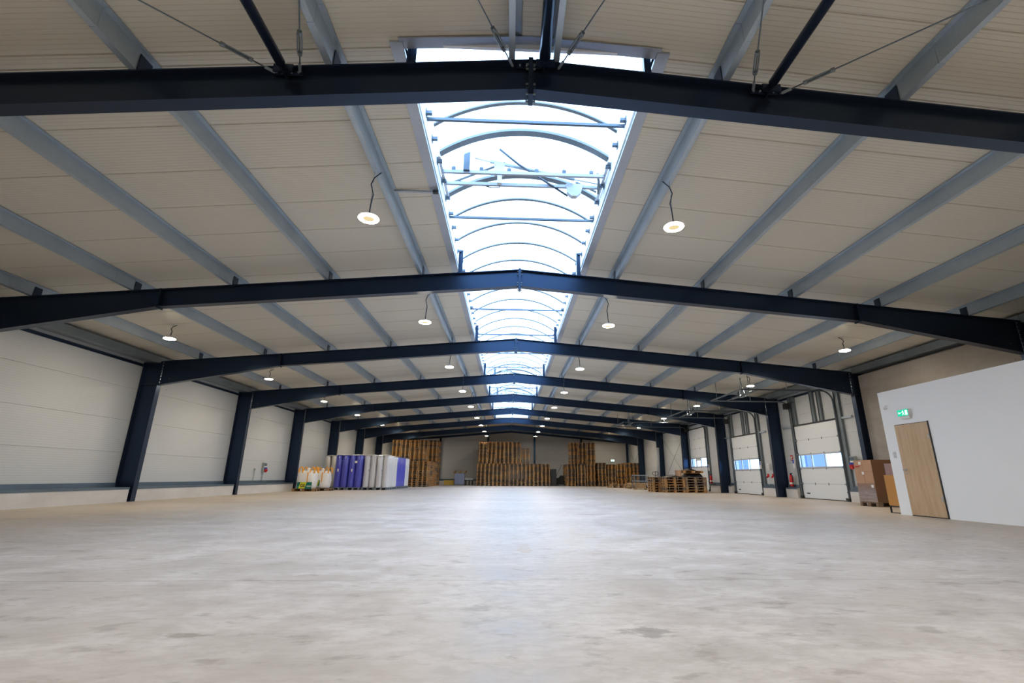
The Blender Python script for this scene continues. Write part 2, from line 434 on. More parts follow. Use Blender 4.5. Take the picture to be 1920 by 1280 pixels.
# ------------------------------------------------------------------ portal frames
BW, TF, DEP, DK, JX = .18, .018, .433, .83, 8.226
def rafter(mb, sgn, x0, x1, d0, d1):
    """I-section from distance x0 to x1 off the ridge, depth d0..d1"""
    a, b = RX+sgn*x0, RX+sgn*x1; ta, tb = RT(a), RT(b)
    mb.prism([(a, ta-TF), (b, tb-TF), (b, tb), (a, ta)], -BW/2, BW/2)
    mb.prism([(a, ta-d0), (b, tb-d1), (b, tb-d1+TF), (a, ta-d0+TF)], -BW/2, BW/2)
    mb.prism([(a, ta-d0+TF), (b, tb-d1+TF), (b, tb-TF), (a, ta-TF)], -.006, .006)
def frame_meshes():
    D = {}
    for s, nm, xi in ((-1, 'l', XL), (1, 'r', XR)):
        xe = abs(xi-RX)
        m_ = MB(); rafter(m_, s, .028, JX-.014, DEP, DEP); D['rafter'+nm] = m_.mesh('rafter', 'steel')
        m_ = MB(); rafter(m_, s, JX+.014, xe-.02, DEP, DK); D['haunch'+nm] = m_.mesh('haunch', 'steel')
        xo = WL+.02 if s < 0 else WR-.02; top = RT(xi)-.005
        x0, x1 = sorted((xi, xo))
        m_ = MB().box(*sorted((xi, xi-s*-.02)), -.1, .1, .012, top).box(*sorted((xo, xo-s*.02)), -.1, .1, .012, RT(xo)-.005)
        m_.box(x0+.02, x1-.02, -.006, .006, .012, top-.03).box(x0+.02, x1-.02, -.09, .09, RT(xi)-DK-.01, RT(xi)-DK+.01).box(x0+.02, x1-.02, -.09, .09, RT(xo)-.03, RT(xo)-.012)
        D['col'+nm] = m_.mesh('column', 'steel')
        D['base'+nm] = bx(x0-.02, x1, -.13, .13, 0, .012).mesh('base_plate', 'steel')
        m_ = MB(); xb = xi-s*.024
        for i in range(8):
            z = RT(xi)-.06-i*(DK-.12)/7
            for yy in (-.06, .06): m_.tube([(xb, yy, z), (xb-s*.03, yy, z)], .016, 6)
        for i in range(3):
            for yy in (-.06, .06): m_.tube([(xi-s*.3, yy*.0-.006, 4-.2*i), (xi-s*.3, yy*.0-.02, 4-.2*i)], .012, 6)
        D['bolts'+nm] = m_.mesh('bolts', 'galv_dark')
    t = HT
    D['apex'] = bx(RX-.028, RX+.028, -BW/2-.005, BW/2+.005, t-DEP-.08, t+.025).mesh('apex_plate', 'steel')
    m_ = MB()
    for s in (-1, 1):
        for z in (t-.05, t-.12, t-DEP+.09, t-DEP+.03, t-DEP-.05):
            for yy in (-.06, .06): m_.tube([(RX+s*.028, yy, z), (RX+s*.058, yy, z)], .014, 6)
    D['apexb'] = m_.mesh('bolts', 'galv_dark')
    D['cleat'] = MB().box(-.005, .005, -.09, .09, -.01, .215).box(-.03, .03, -.085, .085, -.002, .010).mesh('purlin_cleat', 'steel')
    D['bracket'] = MB().box(-.05, .05, -.006, .006, 0, .62).box(-.05, -.038, -.05, .006, 0, .62).box(-.07, .07, -.07, .07, 0, .012).mesh('skylight_bracket', 'steel')
    return D
FM = frame_meshes()
FL = {-1: 'dark steel portal frame just behind the viewer, out of the picture',
      0: 'dark steel portal frame nearest the camera, crossing the top of the picture'}
def portal_frame(k):
    y = FY(k)
    lab = FL.get(k, 'anthracite steel portal frame, %s frame from the camera' % ORD[k])
    t = thing('portal_frame', lab, 'steel frame', (0, y, 0), 0, 'anthracite portal frames of the hall')
    for s in 'lr':
        put('rafter', FM['rafter'+s], t); put('haunch', FM['haunch'+s], t); put('column', FM['col'+s], t)
        put('base_plate', FM['base'+s], t)
        o = put('bolts', FM['bolts'+s], t); o['kind'] = 'stuff'
    for s in (-1, 1):
        xx = RX+s*JX; tt = RT(xx)
        put('splice_plate', bx(xx-.016, xx+.016, -BW/2-.004, BW/2+.004, tt-DEP-.03, tt+.006).mesh('splice_plate', 'steel'), t)
    put('apex_plate', FM['apex'], t); o = put('bolts', FM['apexb'], t); o['kind'] = 'stuff'
    for s in (-1, 1):
        for d in PUR:
            x = RX+s*d; put('purlin_cleat', FM['cleat'], t, (x-s*.016, 0, RT(x)))
        if 0 <= k <= 6: put('skylight_bracket', FM['bracket'], t, (RX+s*(SKW-.09), 0, RT(RX+1.4)))
    return t
for k in range(-1, 8): portal_frame(k)
# gable frame and posts at the back wall
def backframe():
    t = thing('gable_frame', 'thin dark gable rafter with slim posts against the back wall', 'steel frame', (0, YF-.16, 0))
    for s in (-1, 1):
        m_ = MB(); rafter(m_, s, 0, abs((XL if s < 0 else XR)-RX), .2, .2); put('rafter', m_.mesh('rafter', 'steel'), t)
    for x in (-12.3, -7.4, -2.3, 2.72, 7.8, 12.8):
        h = RT(x)-.2
        m_ = MB().box(x-.1, x+.1, -.1, -.085, .0, h).box(x-.1, x+.1, .085, .1, .44, h).box(x-.006, x+.006, -.085, .085, .44, h)
        put('post', m_.mesh('post', 'steel'), t)
    return t
backframe()

# ------------------------------------------------------------------ purlins
def zmesh(s, length):
    """Z purlin, web at x=0, bottom flange outwards, top flange towards the ridge; s=-1 for the left slope"""
    T = .004; f = .072; m_ = MB()
    m_.box(-T/2, T/2, 0, length, 0, PH-.002)
    m_.box(*sorted((0, s*f)), 0, length, 0, T); m_.box(*sorted((s*f-s*T, s*f)), 0, length, 0, .018)
    m_.box(*sorted((0, -s*f)), 0, length, PH-.002-T, PH-.002); m_.box(*sorted((-s*f+s*T, -s*f)), 0, length, PH-.02, PH-.002)
    return m_.mesh('purlin_length', 'galv')
def sleeve(s):
    T = .012; f = .078; m_ = MB(); l = 1.26
    m_.box(-T/2, T/2, -l/2, l/2, -.002, PH-.004); m_.box(*sorted((0, s*f)), -l/2, l/2, -.004, .006)
    m_.box(*sorted((0, -s*f)), -l/2, l/2, PH-.012, PH-.004)
    return m_.mesh('purlin_sleeve', 'galv')
ZM = {(s): zmesh(s, L0-.01) for s in (-1, 1)}; SM = {s: sleeve(s) for s in (-1, 1)}
for s, side in ((-1, 'left'), (1, 'right')):
    for i, d in enumerate(PUR):
        x = RX+s*d
        t = thing('roof_purlin', 'galvanised roof purlin running the hall, %s one %s of the skylight' % (ORD[i], side), 'purlin', (x, FY(-1), RT(x)), 0, 'galvanised roof purlins')
        for k in range(-1, 9):
            ln = L0 if k < 8 else YF-FY(8)
            if k < 8: put('purlin_length', ZM[s], t, (0, (k+1)*L0+.005, 0))
        for k in range(0, 8): put('purlin_sleeve', SM[s], t, (0, (k+1)*L0, 0))
    # deep eave purlin
    x = (WL+.30) if s < 0 else (WR-.30)
    t = thing('eave_purlin', 'wide galvanised eave purlin along the top of the %s wall' % side, 'purlin', (x, FY(-1), RT(x)-.03), 0, 'eave purlins')
    m_ = MB().box(-.17, .17, 0, L0-.01, -.004, 0).box(*sorted((s*-.17, s*-.166)), 0, L0-.01, 0, .22).box(*sorted((s*-.17, s*-.08)), 0, L0-.01, .22, .224)
    me = m_.mesh('purlin_length', 'galv_dark')
    for k in range(-1, 8): put('purlin_length', me, t, (0, (k+1)*L0+.005, 0))
    m_ = MB()
    xa = WL if s < 0 else WR
    m_.box(*sorted((xa, xa-s*.012)), 0, L0-.2, 4.37, 4.43).box(*sorted((xa, xa-s*.10)), 0, L0-.2, 4.43, 4.442)
    me = m_.mesh('wall_head_angle', 'steel')
    for k in range(-1, 8):
        if s > 0 and k < 2: continue
        put('wall_head_angle', me, wl if s < 0 else wr, (0, FY(k)+.1, 0))
# two ridge purlins and struts in the braced bay over the viewer
for x, s, w in ((-.02, -1, 'left'), (.44, 1, 'right')):
    t = thing('ridge_purlin', 'short galvanised ridge purlin ending at the skylight, %s one of two' % w, 'purlin', (x, FY(-1), RT(x)))
    put('purlin_length', ZM[s], t, (0, 0, 0))
for x, w in ((-2.67, 'left of the skylight'), (.33, 'at the ridge'), (3.03, 'right of the skylight')):
    r = .055 if x != .33 else .068
    t = thing('roof_strut', 'dark round steel strut %s in the nearest roof bay' % w, 'strut', (x, FY(-1), RT(x)-.07))
    put('pipe', MB().tube([(0, .2, 0), (0, L0-.2, 0)], r, 16).mesh('pipe', 'steel', True), t)
    for yy, sg in ((.1, 1), (L0-.1, -1)):
        put('end_plate', MB().box(-.012, .012, yy-.1, yy+.1, -.05, .05).box(-.1, .12, yy-.05, yy-.03, -.07, .03).mesh('end_plate', 'steel'), t)
def rod(a, b, label, turn=None, rr=.008, grp='tie rods bracing the nearest roof bay'):
    a, b = Vector(a), Vector(b)
    t = thing('tie_rod', label, 'tie rod', tuple(a), 0, grp)
    d = (b-a); n = d.normalized()
    put('rod', MB().tube([(0, 0, 0), tuple(d)], rr, 8).mesh('rod', 'galv_dark', True), t)
    if turn:
        c = n*turn; s_ = n.cross(Vector((0, 0, 1))).normalized()*.022; m_ = MB()
        for q in (-1, 1): m_.tube([tuple(c-n*.13+s_*q), tuple(c+n*.13+s_*q)], .008, 6)
        for e in (-.14, .14): m_.tube([tuple(c+n*(e-.02)), tuple(c+n*(e+.02))], .026, 8)
        put('turnbuckle', m_.mesh('turnbuckle', 'galv_dark'), t)
        put('fork_end', MB().tube([tuple(n*.02), tuple(n*.13)], .018, 8).mesh('fork_end', 'galv'), t)
def rz_(x): return RT(x)-.06
y0 = FY(0)-.04; y1 = FY(-1)+.05
for (xa, xb, lb) in ((-2.78, -8.6, 'slanting tie rod left of the left roof strut'), (-2.52, -.15, 'tie rod beside the left roof strut, going up the picture'),
                     (-.04, -2.6, 'tie rod left of the ridge strut'), (.50, 3.0, 'tie rod right of the ridge strut'),
                     (2.87, .5, 'tie rod beside the right roof strut, going up the picture'), (3.2, 8.8, 'slanting tie rod right of the right roof strut')):
    rod((xa, y0, rz_(xa)), (xb, y1, rz_(xb)), lb, .42)
for x, w in ((-2.65, 'left'), (.172, 'middle'), (3.0, 'right')):
    t = thing('gusset_plate', 'small bolted gusset plate on the nearest frame, %s one' % w, 'steel plate', (x, FY(0)-.03, RT(x)-.06))
    put('plate', bx(-.17, .17, -.012, .0, -.03, .045).mesh('plate', 'steel'), t)
    m_ = MB()
    for dx in (-.13, -.05, .04, .12): m_.tube([(dx, -.012, .0), (dx, -.03, .0)], .012, 8)
    o = put('bolts', m_.mesh('bolts', 'galv'), t); o['kind'] = 'stuff'

# ------------------------------------------------------------------ skylight
sk = struct(put('window_1', MB().box(RX-SKW-.04, RX-SKW, SKY0-.04, SKY1+.04, CZ(1.6)-.02, 6.16).box(RX+SKW, RX+SKW+.04, SKY0-.04, SKY1+.04, CZ(1.6)-.02, 6.16)
    .box(RX-SKW, RX+SKW, SKY0-.04, SKY0, CZ(1.6), 6.16).box(RX-SKW, RX+SKW, SKY1, SKY1+.04, CZ(1.6), 6.16).mesh('curb', 'office')))
SPR, RISE = 6.14, .49
def arcpts(n, hw=SKW-.06, rise=RISE, z=SPR):
    R = (hw*hw+rise*rise)/(2*rise); a0 = math.asin(hw/R)
    return [(RX+R*math.sin(a0*(2*i/n-1)), z-R+rise+R*math.cos(a0*(2*i/n-1))) for i in range(n+1)]
def archmesh(name, w, h, mat, z=SPR):
    P_ = arcpts(28, z=z); m_ = MB()
    for (xa, za), (xb, zb) in zip(P_[:-1], P_[1:]):
        m_.prism([(xa, za), (xb, zb), (xb, zb+h), (xa, za+h)], -w/2, w/2)
    return m_.mesh(name, mat)
rib = archmesh('arch_rib', .066, .03, 'galv_dark'); thick = archmesh('vent_arch', .14, .05, 'galv_dark')
# pane between ribs
P_ = arcpts(20); m_ = MB()
for (xa, za), (xb, zb) in zip(P_[:-1], P_[1:]): m_.add([(xa, 0, za+.045), (xb, 0, zb+.045), (xb, 1, zb+.045), (xa, 1, za+.045)], [(0, 1, 2, 3)])
panem = m_.mesh('glazing_sheet', 'poly', True)
VENTS = [(7.13, 8.40), (25.4, 26.7), (31.6, 32.8)]
ribs = [SKY0+.02, 6.42, 7.13, 8.40, 9.25]
y = 10.27
while y < SKY1-.3: ribs.append(y); y += 1.035
ribs.append(SKY1-.02)
for y in ribs:
    if y in (7.13, 8.40): continue
    put('arch_rib', rib, sk, (0, y, 0))
for a, b in zip(ribs[:-1], ribs[1:]):
    o = put('glazing_sheet', panem, sk, (0, a+.01, 0)); o.scale = (1, b-a-.02, 1)
for yy in (SKY0-.01, SKY1+.01):
    put('glazing_end', MB().prism([(x_, z_+.045) for x_, z_ in arcpts(20)], yy-.008, yy+.008).mesh('glazing_end', 'poly'), sk)
put('skylight_trim', bx(RX-SKW-.15, RX-SKW+.005, SKY0-.10, SKY1+.1, CZ(1.6)-.045, CZ(1.6)-.005).mesh('skylight_trim', 'trim'), sk)
put('skylight_trim', bx(RX+SKW-.005, RX+SKW+.15, SKY0-.10, SKY1+.1, CZ(1.6)-.045, CZ(1.6)-.005).mesh('skylight_trim', 'trim'), sk)
put('skylight_trim', MB().prism([(RX-SKW-.02, CZ(1.6)-.01), (RX, CZ(0)-.01), (RX+SKW+.02, CZ(1.6)-.01), (RX+SKW+.02, 6.0), (RX-SKW-.02, 6.0)], SKY0-.02, SKY0-.005).mesh('skylight_trim', 'trim'), sk)
for sg in (-1, 1): put('skylight_trim', MB().prism([(RX, CZ(0)-.035), (RX+sg*(SKW+.04), CZ(1.6)-.035), (RX+sg*(SKW+.04), CZ(1.6)-.02), (RX, CZ(0)-.02)], SKY0-.15, SKY0).mesh('skylight_trim', 'trim'), sk)
put('ridge_trim', bx(.06, .33, YN, SKY0-.15, CZ(RX)-.035, CZ(RX)-.022).mesh('ridge_trim', 'ceil'), ceil)
# tie bars across and little clip brackets along the curbs
bar = MB().box(RX-SKW, RX+SKW, -.022, .022, -.022, .022).mesh('tie_bar', 'flash')
y = 6.18
while y < SKY1: put('tie_bar', bar, sk, (0, y, 6.06)); y += 2.9
clip = MB().box(0, .09, -.03, .03, 0, .05).box(0, .012, -.045, .045, -.03, .08).mesh('curb_clip', 'flash')
clipr = MB().box(-.09, 0, -.03, .03, 0, .05).box(-.012, 0, -.045, .045, -.03, .08).mesh('curb_clip', 'flash')
y = 6.08
while y < 24:
    put('curb_clip', clip, sk, (RX-SKW, y, 6.06)); put('curb_clip', clipr, sk, (RX+SKW, y, 6.06)); y += .58
# smoke vents
for i, (ya, yb) in enumerate(VENTS):
    t = thing('smoke_vent', 'smoke vent frame with opener arms in the skylight, %s from the camera' % ORD[i], 'roof vent', (RX, ya, 6.1), 0, 'smoke vents in the skylight')
    for yy in (0, yb-ya): put('vent_arch', thick, t, (-RX, yy, -6.1))
    put('side_rail', bx(-SKW+.02, -SKW+.07, 0, yb-ya, 0, .06).mesh('side_rail', 'alu'), t)
    put('side_rail', bx(SKW-.07, SKW-.02, 0, yb-ya, 0, .06).mesh('side_rail', 'alu'), t)
    for yy in (.42, .78):
        put('crossbar', bx(-SKW+.04, SKW-.04, yy-.025, yy+.025, -.03, .03).mesh('crossbar', 'trim'), t)
    m_ = MB()
    for q in range(6): m_.box(-1.27+q*.5-.035, -1.27+q*.5+.035, .39, .45, .03, .09); m_.tube([(-1.27+q*.5, .42, .09), (-1.27+q*.5, .42, .14)], .008, 6)
    put('clamp_set', m_.mesh('clamp_set', 'flash'), t)
    put('vent_post', bx(-1.09, -.98, .34, .41, .0, .52).mesh('vent_post', 'flash'), t)
    put('actuator', MB().tube([(-.62, .5, .30), (.95, .62, .06)], .035, 8).mesh('actuator', 'galv', True), t)
    put('actuator_arm', MB().tube([(-.45, .3, .42), (-.1, .45, .22), (.85, .9, -.12)], .02, 8).mesh('actuator_arm', 'flash', True), t)
    put('actuator_arm', MB().tube([(-.9, .42, .30), (.0, .55, .18), (1.42, .7, .02)], .012, 6).mesh('actuator_arm', 'galv', True), t)
    mo = put('motor_housing', MB().box(-.54, -.36, .40, .55, .02, .2).box(-.48, -.40, .42, .5, -.2, .02).mesh('motor_housing', 'alu'), t)
    put('drive_housing', MB().prism([(.80, .02), (1.12, .02), (1.08, -.16), (1.0, -.24), (.90, -.24), (.82, -.16)], .70, .80).mesh('drive_housing', 'alu'), t)
    put('chain_guide', MB().tube([(1.36, .5, .12), (1.40, .6, .02), (1.42, .8, -.12)], .025, 8).mesh('chain_guide', 'galv_dark'), t)
    m_ = MB().tube([(-1.45, .8, -.02), (-1.2, .78, .05), (-.9, .8, .03), (-.6, .8, -.06), (-.45, .8, -.05), (-.44, .6, .0)], .009, 6)
    put('cable', m_.mesh('cable', 'black', True), t)
    put('brace', MB().tube([(-1.42, .95, .1), (-.35, .5, .28)], .022, 6).mesh('brace', 'galv_dark'), t)
    put('brace', MB().tube([(1.42, 1.0, .05), (1.0, .8, .12)], .022, 6).mesh('brace', 'galv_dark'), t)
# small conduit from the first left purlin to the skylight edge
t = thing('conduit', 'thin grey conduit crossing from the first left purlin to the skylight', 'conduit', (-2.12, 7.55, CZ(-1.8)-.06))
put('pipe', MB().box(0, .76, -.02, .02, 0, .03).mesh('pipe', 'trim'), t)
put('pipe_clip', MB().box(.68, .78, -.03, .03, -.01, .04).mesh('pipe_clip', 'black'), t)

# ------------------------------------------------------------------ lamps
def lamp_parts():
    n, k = 36, 10; m_ = MB(); vs = []; fs = []
    for i in range(n):
        a = 2*math.pi*i/n
        for j in range(k):
            b = 2*math.pi*j/k; r = .118+.038*math.cos(b); vs.append((r*math.cos(a), r*math.sin(a), .018*math.sin(b)))
    for i in range(n):
        for j in range(k): fs.append((i*k+j, ((i+1) % n)*k+j, ((i+1) % n)*k+(j+1) % k, i*k+(j+1) % k))
    m_.add(vs, fs); ring = m_.mesh('light_ring', 'lamp', True)
    hub = MB().lathe([(.085, -.004), (.088, .0), (.088, .012), (.04, .03)], 20).mesh('lamp_centre', 'lamp_hub', True)
    cap = MB().lathe([(.157, .018), (.14, .032), (.05, .045), (.035, .075), (.02, .085)], 20).mesh('lamp_housing', 'white', True)
    return ring, hub, cap
ring, hub, cap = lamp_parts()
LD = bpy.data.lights.new('lamp_light', 'AREA'); LD.shape = 'DISK'; LD.size = .30; LD.energy = LAMP_W; LD.color = LAMP_COL
def lamp(x, y, z, top, label, grp, kink=1):
    t = thing('ring_lamp', label, 'ceiling lamp', (x, y, z), 0, grp)
    put('light_ring', ring, t); put('lamp_centre', hub, t); put('lamp_housing', cap, t)
    h = top-z; q = kink
    pts = [(0, 0, .08), (.01*q, 0, h*.3), (.03*q, 0, h*.5), (-.02*q, 0, h*.72), (.02*q, 0, h*.86), (.11*q, .03, h)]
    put('cable', MB().tube(pts, .010, 6).mesh('cable', 'black', True), t)
    put('hanger_wire', MB().tube([(0, 0, .08), (.015*q, 0, h)], .0035, 4).mesh('hanger_wire', 'galv_dark'), t)
    lo = bpy.data.objects.new('lamp_light', LD); COL.objects.link(lo); lo.parent = t; lo.location = (0, 0, -.03)
LY_IN = [6.66, 11.83, 17.09, 22.25, 27.4, 32.8, 37.7, 43.0, 47.8]
LY_OUT = [13.88, 19.92, 26.05, 31.95, 38.3, 43.95, 50.05]
for i, y in enumerate(LY_IN):
    lamp(-2.215, y, 4.6, RT(-2.2)+.02, 'glowing ring lamp, %s from the camera, close left of the skylight' % ORD[i], 'ring lamps left of the skylight', 1)
    lamp(2.515, y, 4.6, RT(2.5)+.02, 'glowing ring lamp, %s from the camera, close right of the skylight' % ORD[i], 'ring lamps right of the skylight', -1)
for i, y in enumerate([-3.0, 1.5]):
    lamp(-2.215, y, 4.6, RT(-2.2)+.02, 'ring lamp behind the viewer, left of the ridge, %s' % ORD[i], 'ring lamps left of the skylight', 1)
    lamp(2.515, y, 4.6, RT(2.5)+.02, 'ring lamp behind the viewer, right of the ridge, %s' % ORD[i], 'ring lamps right of the skylight', -1)
for i, y in enumerate([-4.2, 1.2]):
    lamp(-9.9, y, 4.6, CZ(-9.9)+.002, 'ring lamp out of the picture by the left wall, %s' % ORD[i], 'ring lamps near the left wall', 1)
    lamp(8.6, y, 4.6, CZ(8.6)+.002, 'ring lamp out of the picture on the right, %s' % ORD[i], 'ring lamps near the right wall', -1)
for i, y in enumerate(LY_OUT):
    lamp(-9.9, y, 4.6, CZ(-9.9)+.002, 'glowing ring lamp, %s from the camera, in the row near the left wall' % ORD[i], 'ring lamps near the left wall', 1)
    lamp(10.24, y, 4.6, CZ(10.24)+.002, 'glowing ring lamp, %s from the camera, in the row near the right wall' % ORD[i], 'ring lamps near the right wall', -1)

# ------------------------------------------------------------------ office box on the right
OX, OY, OH = 9.63, 12.16, 2.99
D0, D1, DH = 10.80, 11.80, 2.11
m_ = MB().box(OX, OX+.12, YN, D0, 0, OH).box(OX, OX+.12, D1, OY, 0, OH).box(OX, OX+.12, D0, D1, DH+.01, OH)
m_.box(OX+.12, 12.5, OY-.12, OY, 0, OH).box(OX+.12, 12.5, YN, OY-.12, OH-.12, OH)
off = struct(put('wall_office', m_.mesh('wall_office', 'office')))
door = struct(put('door_4', MB().box(OX+.02, OX+.06, D0+.012, D1-.006, .02, DH).mesh('door_4', 'oak')))
door.location.x = -.035
put('door_frame', MB().box(OX-.02, OX+.05, D0-.012, D0+.014, 0, DH+.02).box(OX+.01, OX+.1, D1-.008, D1+.0, 0, DH).box(OX-.008, OX+.1, D0, D1, DH, DH+.014).box(OX-.01, OX+.1, D0, D1, 0, .016).mesh('door_frame', 'black'), door, (.035, 0, 0))
for z in (.42, 1.78):
    put('hinge', MB().tube([(OX-.02, D0+.0, z-.06), (OX-.02, D0+.0, z+.06)], .011, 10).box(OX-.018, OX+.02, D0, D0+.04, z-.05, z+.05).mesh('hinge', 'chrome', False), door)
hx = OX-.0
put('door_handle', MB().tube([(hx+.02, 11.70, 1.05), (hx-.05, 11.70, 1.05)], .011, 8).tube([(hx-.05, 11.71, 1.05), (hx-.05, 11.58, 1.05)], .010, 8)
    .tube([(hx+.022, 11.70, 1.05), (hx+.008, 11.70, 1.05)], .026, 12).tube([(hx+.022, 11.70, .97), (hx+.008, 11.70, .97)], .024, 12).mesh('door_handle', 'chrome', True), door)
# exit sign
t = thing('exit_sign', 'lit green emergency exit sign above the oak door', 'sign', (OX, 11.36, 2.27))
put('housing', MB().box(-.085, 0, -.17, .17, .03, .19).box(-.06, 0, -.15, .13, -.03, .03).mesh('housing', 'white'), t)
put('sign_face', bx(-.09, -.085, -.16, .16, .035, .185).mesh('sign_face', 'sign_green'), t)
def glyph(mirror=1):
    """arrow, running figure and doorway, drawn in the YZ plane"""
    g = MB(); q = mirror
    def poly(pts): g.prism([(y_*q, z_) for y_, z_ in pts], -.093, -.0905, 0)
    poly([(.135, .11), (.10, .145), (.10, .12), (.05, .12), (.05, .10), (.10, .10), (.10, .075)])
    poly([(-.02, .165), (-.0, .165), (.0, .15), (-.02, .15)]); poly([(-.035, .145), (.005, .145), (-.005, .10), (-.03, .10)])
    poly([(-.02, .10), (-.005, .10), (.02, .06), (.005, .05)]); poly([(-.035, .10), (-.02, .10), (-.035, .05), (-.05, .055)])
    poly([(.005, .14), (.03, .12), (.025, .112), (.0, .128)])
    poly([(-.075, .165), (-.145, .165), (-.145, .05), (-.075, .05)])
    return g
put('pictogram', glyph().mesh('pictogram', 'sign_white'), t)
t = thing('wall_sensor', 'small white sensor high on the office wall corner', 'sensor', (OX, 11.95, 2.57))
put('bracket', MB().box(-.03, 0, -.025, .025, .0, .06).mesh('bracket', 'white'), t)
put('sensor_head', MB().lathe([(.012, 0), (.03, .01), (.032, .05), (.02, .07)], 12, (-.05, 0, -.04)).mesh('sensor_head', 'white', True), t)
t = thing('light_switch', 'white double light switch left of the oak door', 'switch', (OX, 11.97, 1.33))
put('plate', bx(-.012, 0, -.045, .045, 0, .16).mesh('plate', 'white'), t)
for z in (.01, .085): put('rocker', bx(-.02, -.01, -.03, .03, z, z+.065).mesh('rocker', 'alu'), t)

# ------------------------------------------------------------------ dock doors
def dockdoor(n, y0, y1, H, w0, w1, inx, trackz, small=False):
    X = 12.93
    cuts_ = [0, .62, w0-.06, w1+.05]; top = w1+.05
    if H > 3.5: cuts_ += [top+.62, top+1.25, H]
    else: cuts_ += [top+.6, H]
    root = struct(put('door_%d' % n, bx(X-.02, X+.06, y0, y1, 0, .03).mesh('door_seal', 'black')))
    Ls = y1-y0
    for e in (y0-.02, y1-.05): put('side_seal', bx(X+.046, X+.075, e-.04, e+.11, 0, H).mesh('side_seal', 'black'), root)
    for a, b in zip(cuts_[:-1], cuts_[1:]):
        if abs(a-(w0-.06)) < .01:
            m_ = MB(); fw = .05
            m_.box(X-.02, X+.03, y0+.02, y1-.02, a+.005, w0).box(X-.02, X+.03, y0+.02, y1-.02, w1, b-.005)
            ed = [y0+.02, y0+.02+Ls*.36, y0+.02+Ls*.66, y1-.02]
            for e in ed[1:-1]: m_.box(X-.02, X+.03, e-.03, e+.03, w0, w1)
            m_.box(X-.02, X+.03, y0+.02, y0+.06, w0, w1); m_.box(X-.02, X+.03, y1-.09, y1-.02, w0, w1)
            put('window_rail', m_.mesh('window_rail', 'alu'), root)
            for e0, e1 in zip(ed[:-1], ed[1:]):
                if small and e0 == ed[1]:
                    put('pane', bx(X, X+.012, e0+.12, e1-.12, w0+.02, w1-.14).mesh('pane', 'pane'), root)
                    put('pane_surround', MB().box(X-.01, X+.02, e0+.03, e0+.12, w0, w1).box(X-.01, X+.02, e1-.12, e1-.03, w0, w1).box(X-.01, X+.02, e0+.1, e1-.1, w1-.14, w1).mesh('pane_surround', 'dock'), root)
                else: put('pane', bx(X, X+.012, e0+.02, e1-.02, w0, w1).mesh('pane', 'pane'), root)
        else: put('door_section', bx(X, X+.045, y0+.015, y1-.015, a+.004, b-.004).mesh('door_section', 'dock'), root)
        for e in (y0+.03, y1-.03):
            if a > 0: put('roller', MB().box(X-.03, X, e-.05, e+.05, a-.05, a+.06).tube([(X-.045, e-.07, a), (X-.045, e+.07, a)], .02, 8).mesh('roller', 'galv_dark'), root)
        if a > 0:
            put('section_seal', bx(X+.022, X+.055, y0+.015, y1-.015, a-.03, a+.03).mesh('section_seal', 'black'), root)
            for f_ in (.38, .68): put('hinge', bx(X-.012, X, y0+Ls*f_-.02, y0+Ls*f_+.02, a-.05, a+.05).mesh('hinge', 'galv_dark'), root)
    put('handle', bx(X-.03, X, y1-.48, y1-.30, .20, .25).mesh('handle', 'black'), root)
    put('handle', bx(X-.03, X, y0+.10, y0+.22, .04, .12).mesh('handle', 'black'), root)
    put('handle', bx(X-.03, X, y0-.02, y0+.08, .30, .36).mesh('handle', 'black'), root)
    put('door_header', bx(X-.03, X+.05, y0-.02, y1+.02, H, H+.06).mesh('door_header', 'black'), root)
    # galvanised posts beside and above the opening
    def post(ya, yb, za, zb): put('door_post', MB().box(WR-.10, WR, ya, ya+.012, za, zb).box(WR-.10, WR, yb-.012, yb, za, zb).box(WR-.06, WR-.05, ya, yb, za, zb).mesh('door_post', 'galv_dark'), root)
    post(y0-.30, y0-.04, 0.02, 4.42); post(y1+.03, y1+.20, .02, 4.42)
    if H < 3.5:
        f_ = y1-y0
        post(y0+.28*f_, y0+.35*f_, H+.06, 4.42); post(y0+.44*f_, y0+.51*f_, H+.06, 4.42); post(y1-.27, y1-.08, H+.06, 4.42)
        put('girt', bx(WR-.08, WR-.02, y1+.2, y1+.95, 3.07, 3.15).mesh('girt', 'galv'), root)
        put('girt', bx(WR-.08, WR-.02, y0-.85, y0-.3, 3.07, 3.15).mesh('girt', 'galv'), root)
    # vertical tracks bending into the hall under the roof
    R = .45
    for e in (y0-.03, y1+.02):
        pts = [(X-.05, e, .02), (X-.05, e, trackz-R)]
        for i in range(1, 7):
            a = math.pi/2*i/6; pts.append((X-.05-R+R*math.cos(a), e, trackz-R+R*math.sin(a)))
        pts.append((inx, e, trackz)); put('track', MB().tube(pts, .032, 6).mesh('track', 'track'), root)
        for xx in (inx+.3, (inx+X)/2):
            put('track_hanger', MB().tube([(xx, e, trackz), (xx, e, CZ(xx)-.02)], .014, 5).mesh('track_hanger', 'galv_dark'), root)
        put('foot_bracket', bx(X-.11, X-.01, e-.07, e+.07, 0, .12).mesh('foot_bracket', 'black'), root)
    put('end_tie', bx(inx-.02, inx+.03, y0-.03, y1+.02, trackz-.02, trackz+.03).mesh('end_tie', 'galv_dark'), root)
    put('spring_shaft', MB().tube([(inx+.75, y0-.02, trackz+.02), (inx+.75, y1+.02, trackz+.02)], .018, 8).tube([(inx+.75, (y0+y1)/2-.9, trackz+.02), (inx+.75, (y0+y1)/2-.1, trackz+.02)], .05, 12)
        .tube([(inx+.75, (y0+y1)/2+.1, trackz+.02), (inx+.75, (y0+y1)/2+.9, trackz+.02)], .05, 12).mesh('spring_shaft', 'galv_dark'), root)
    yc = (y0+y1)/2
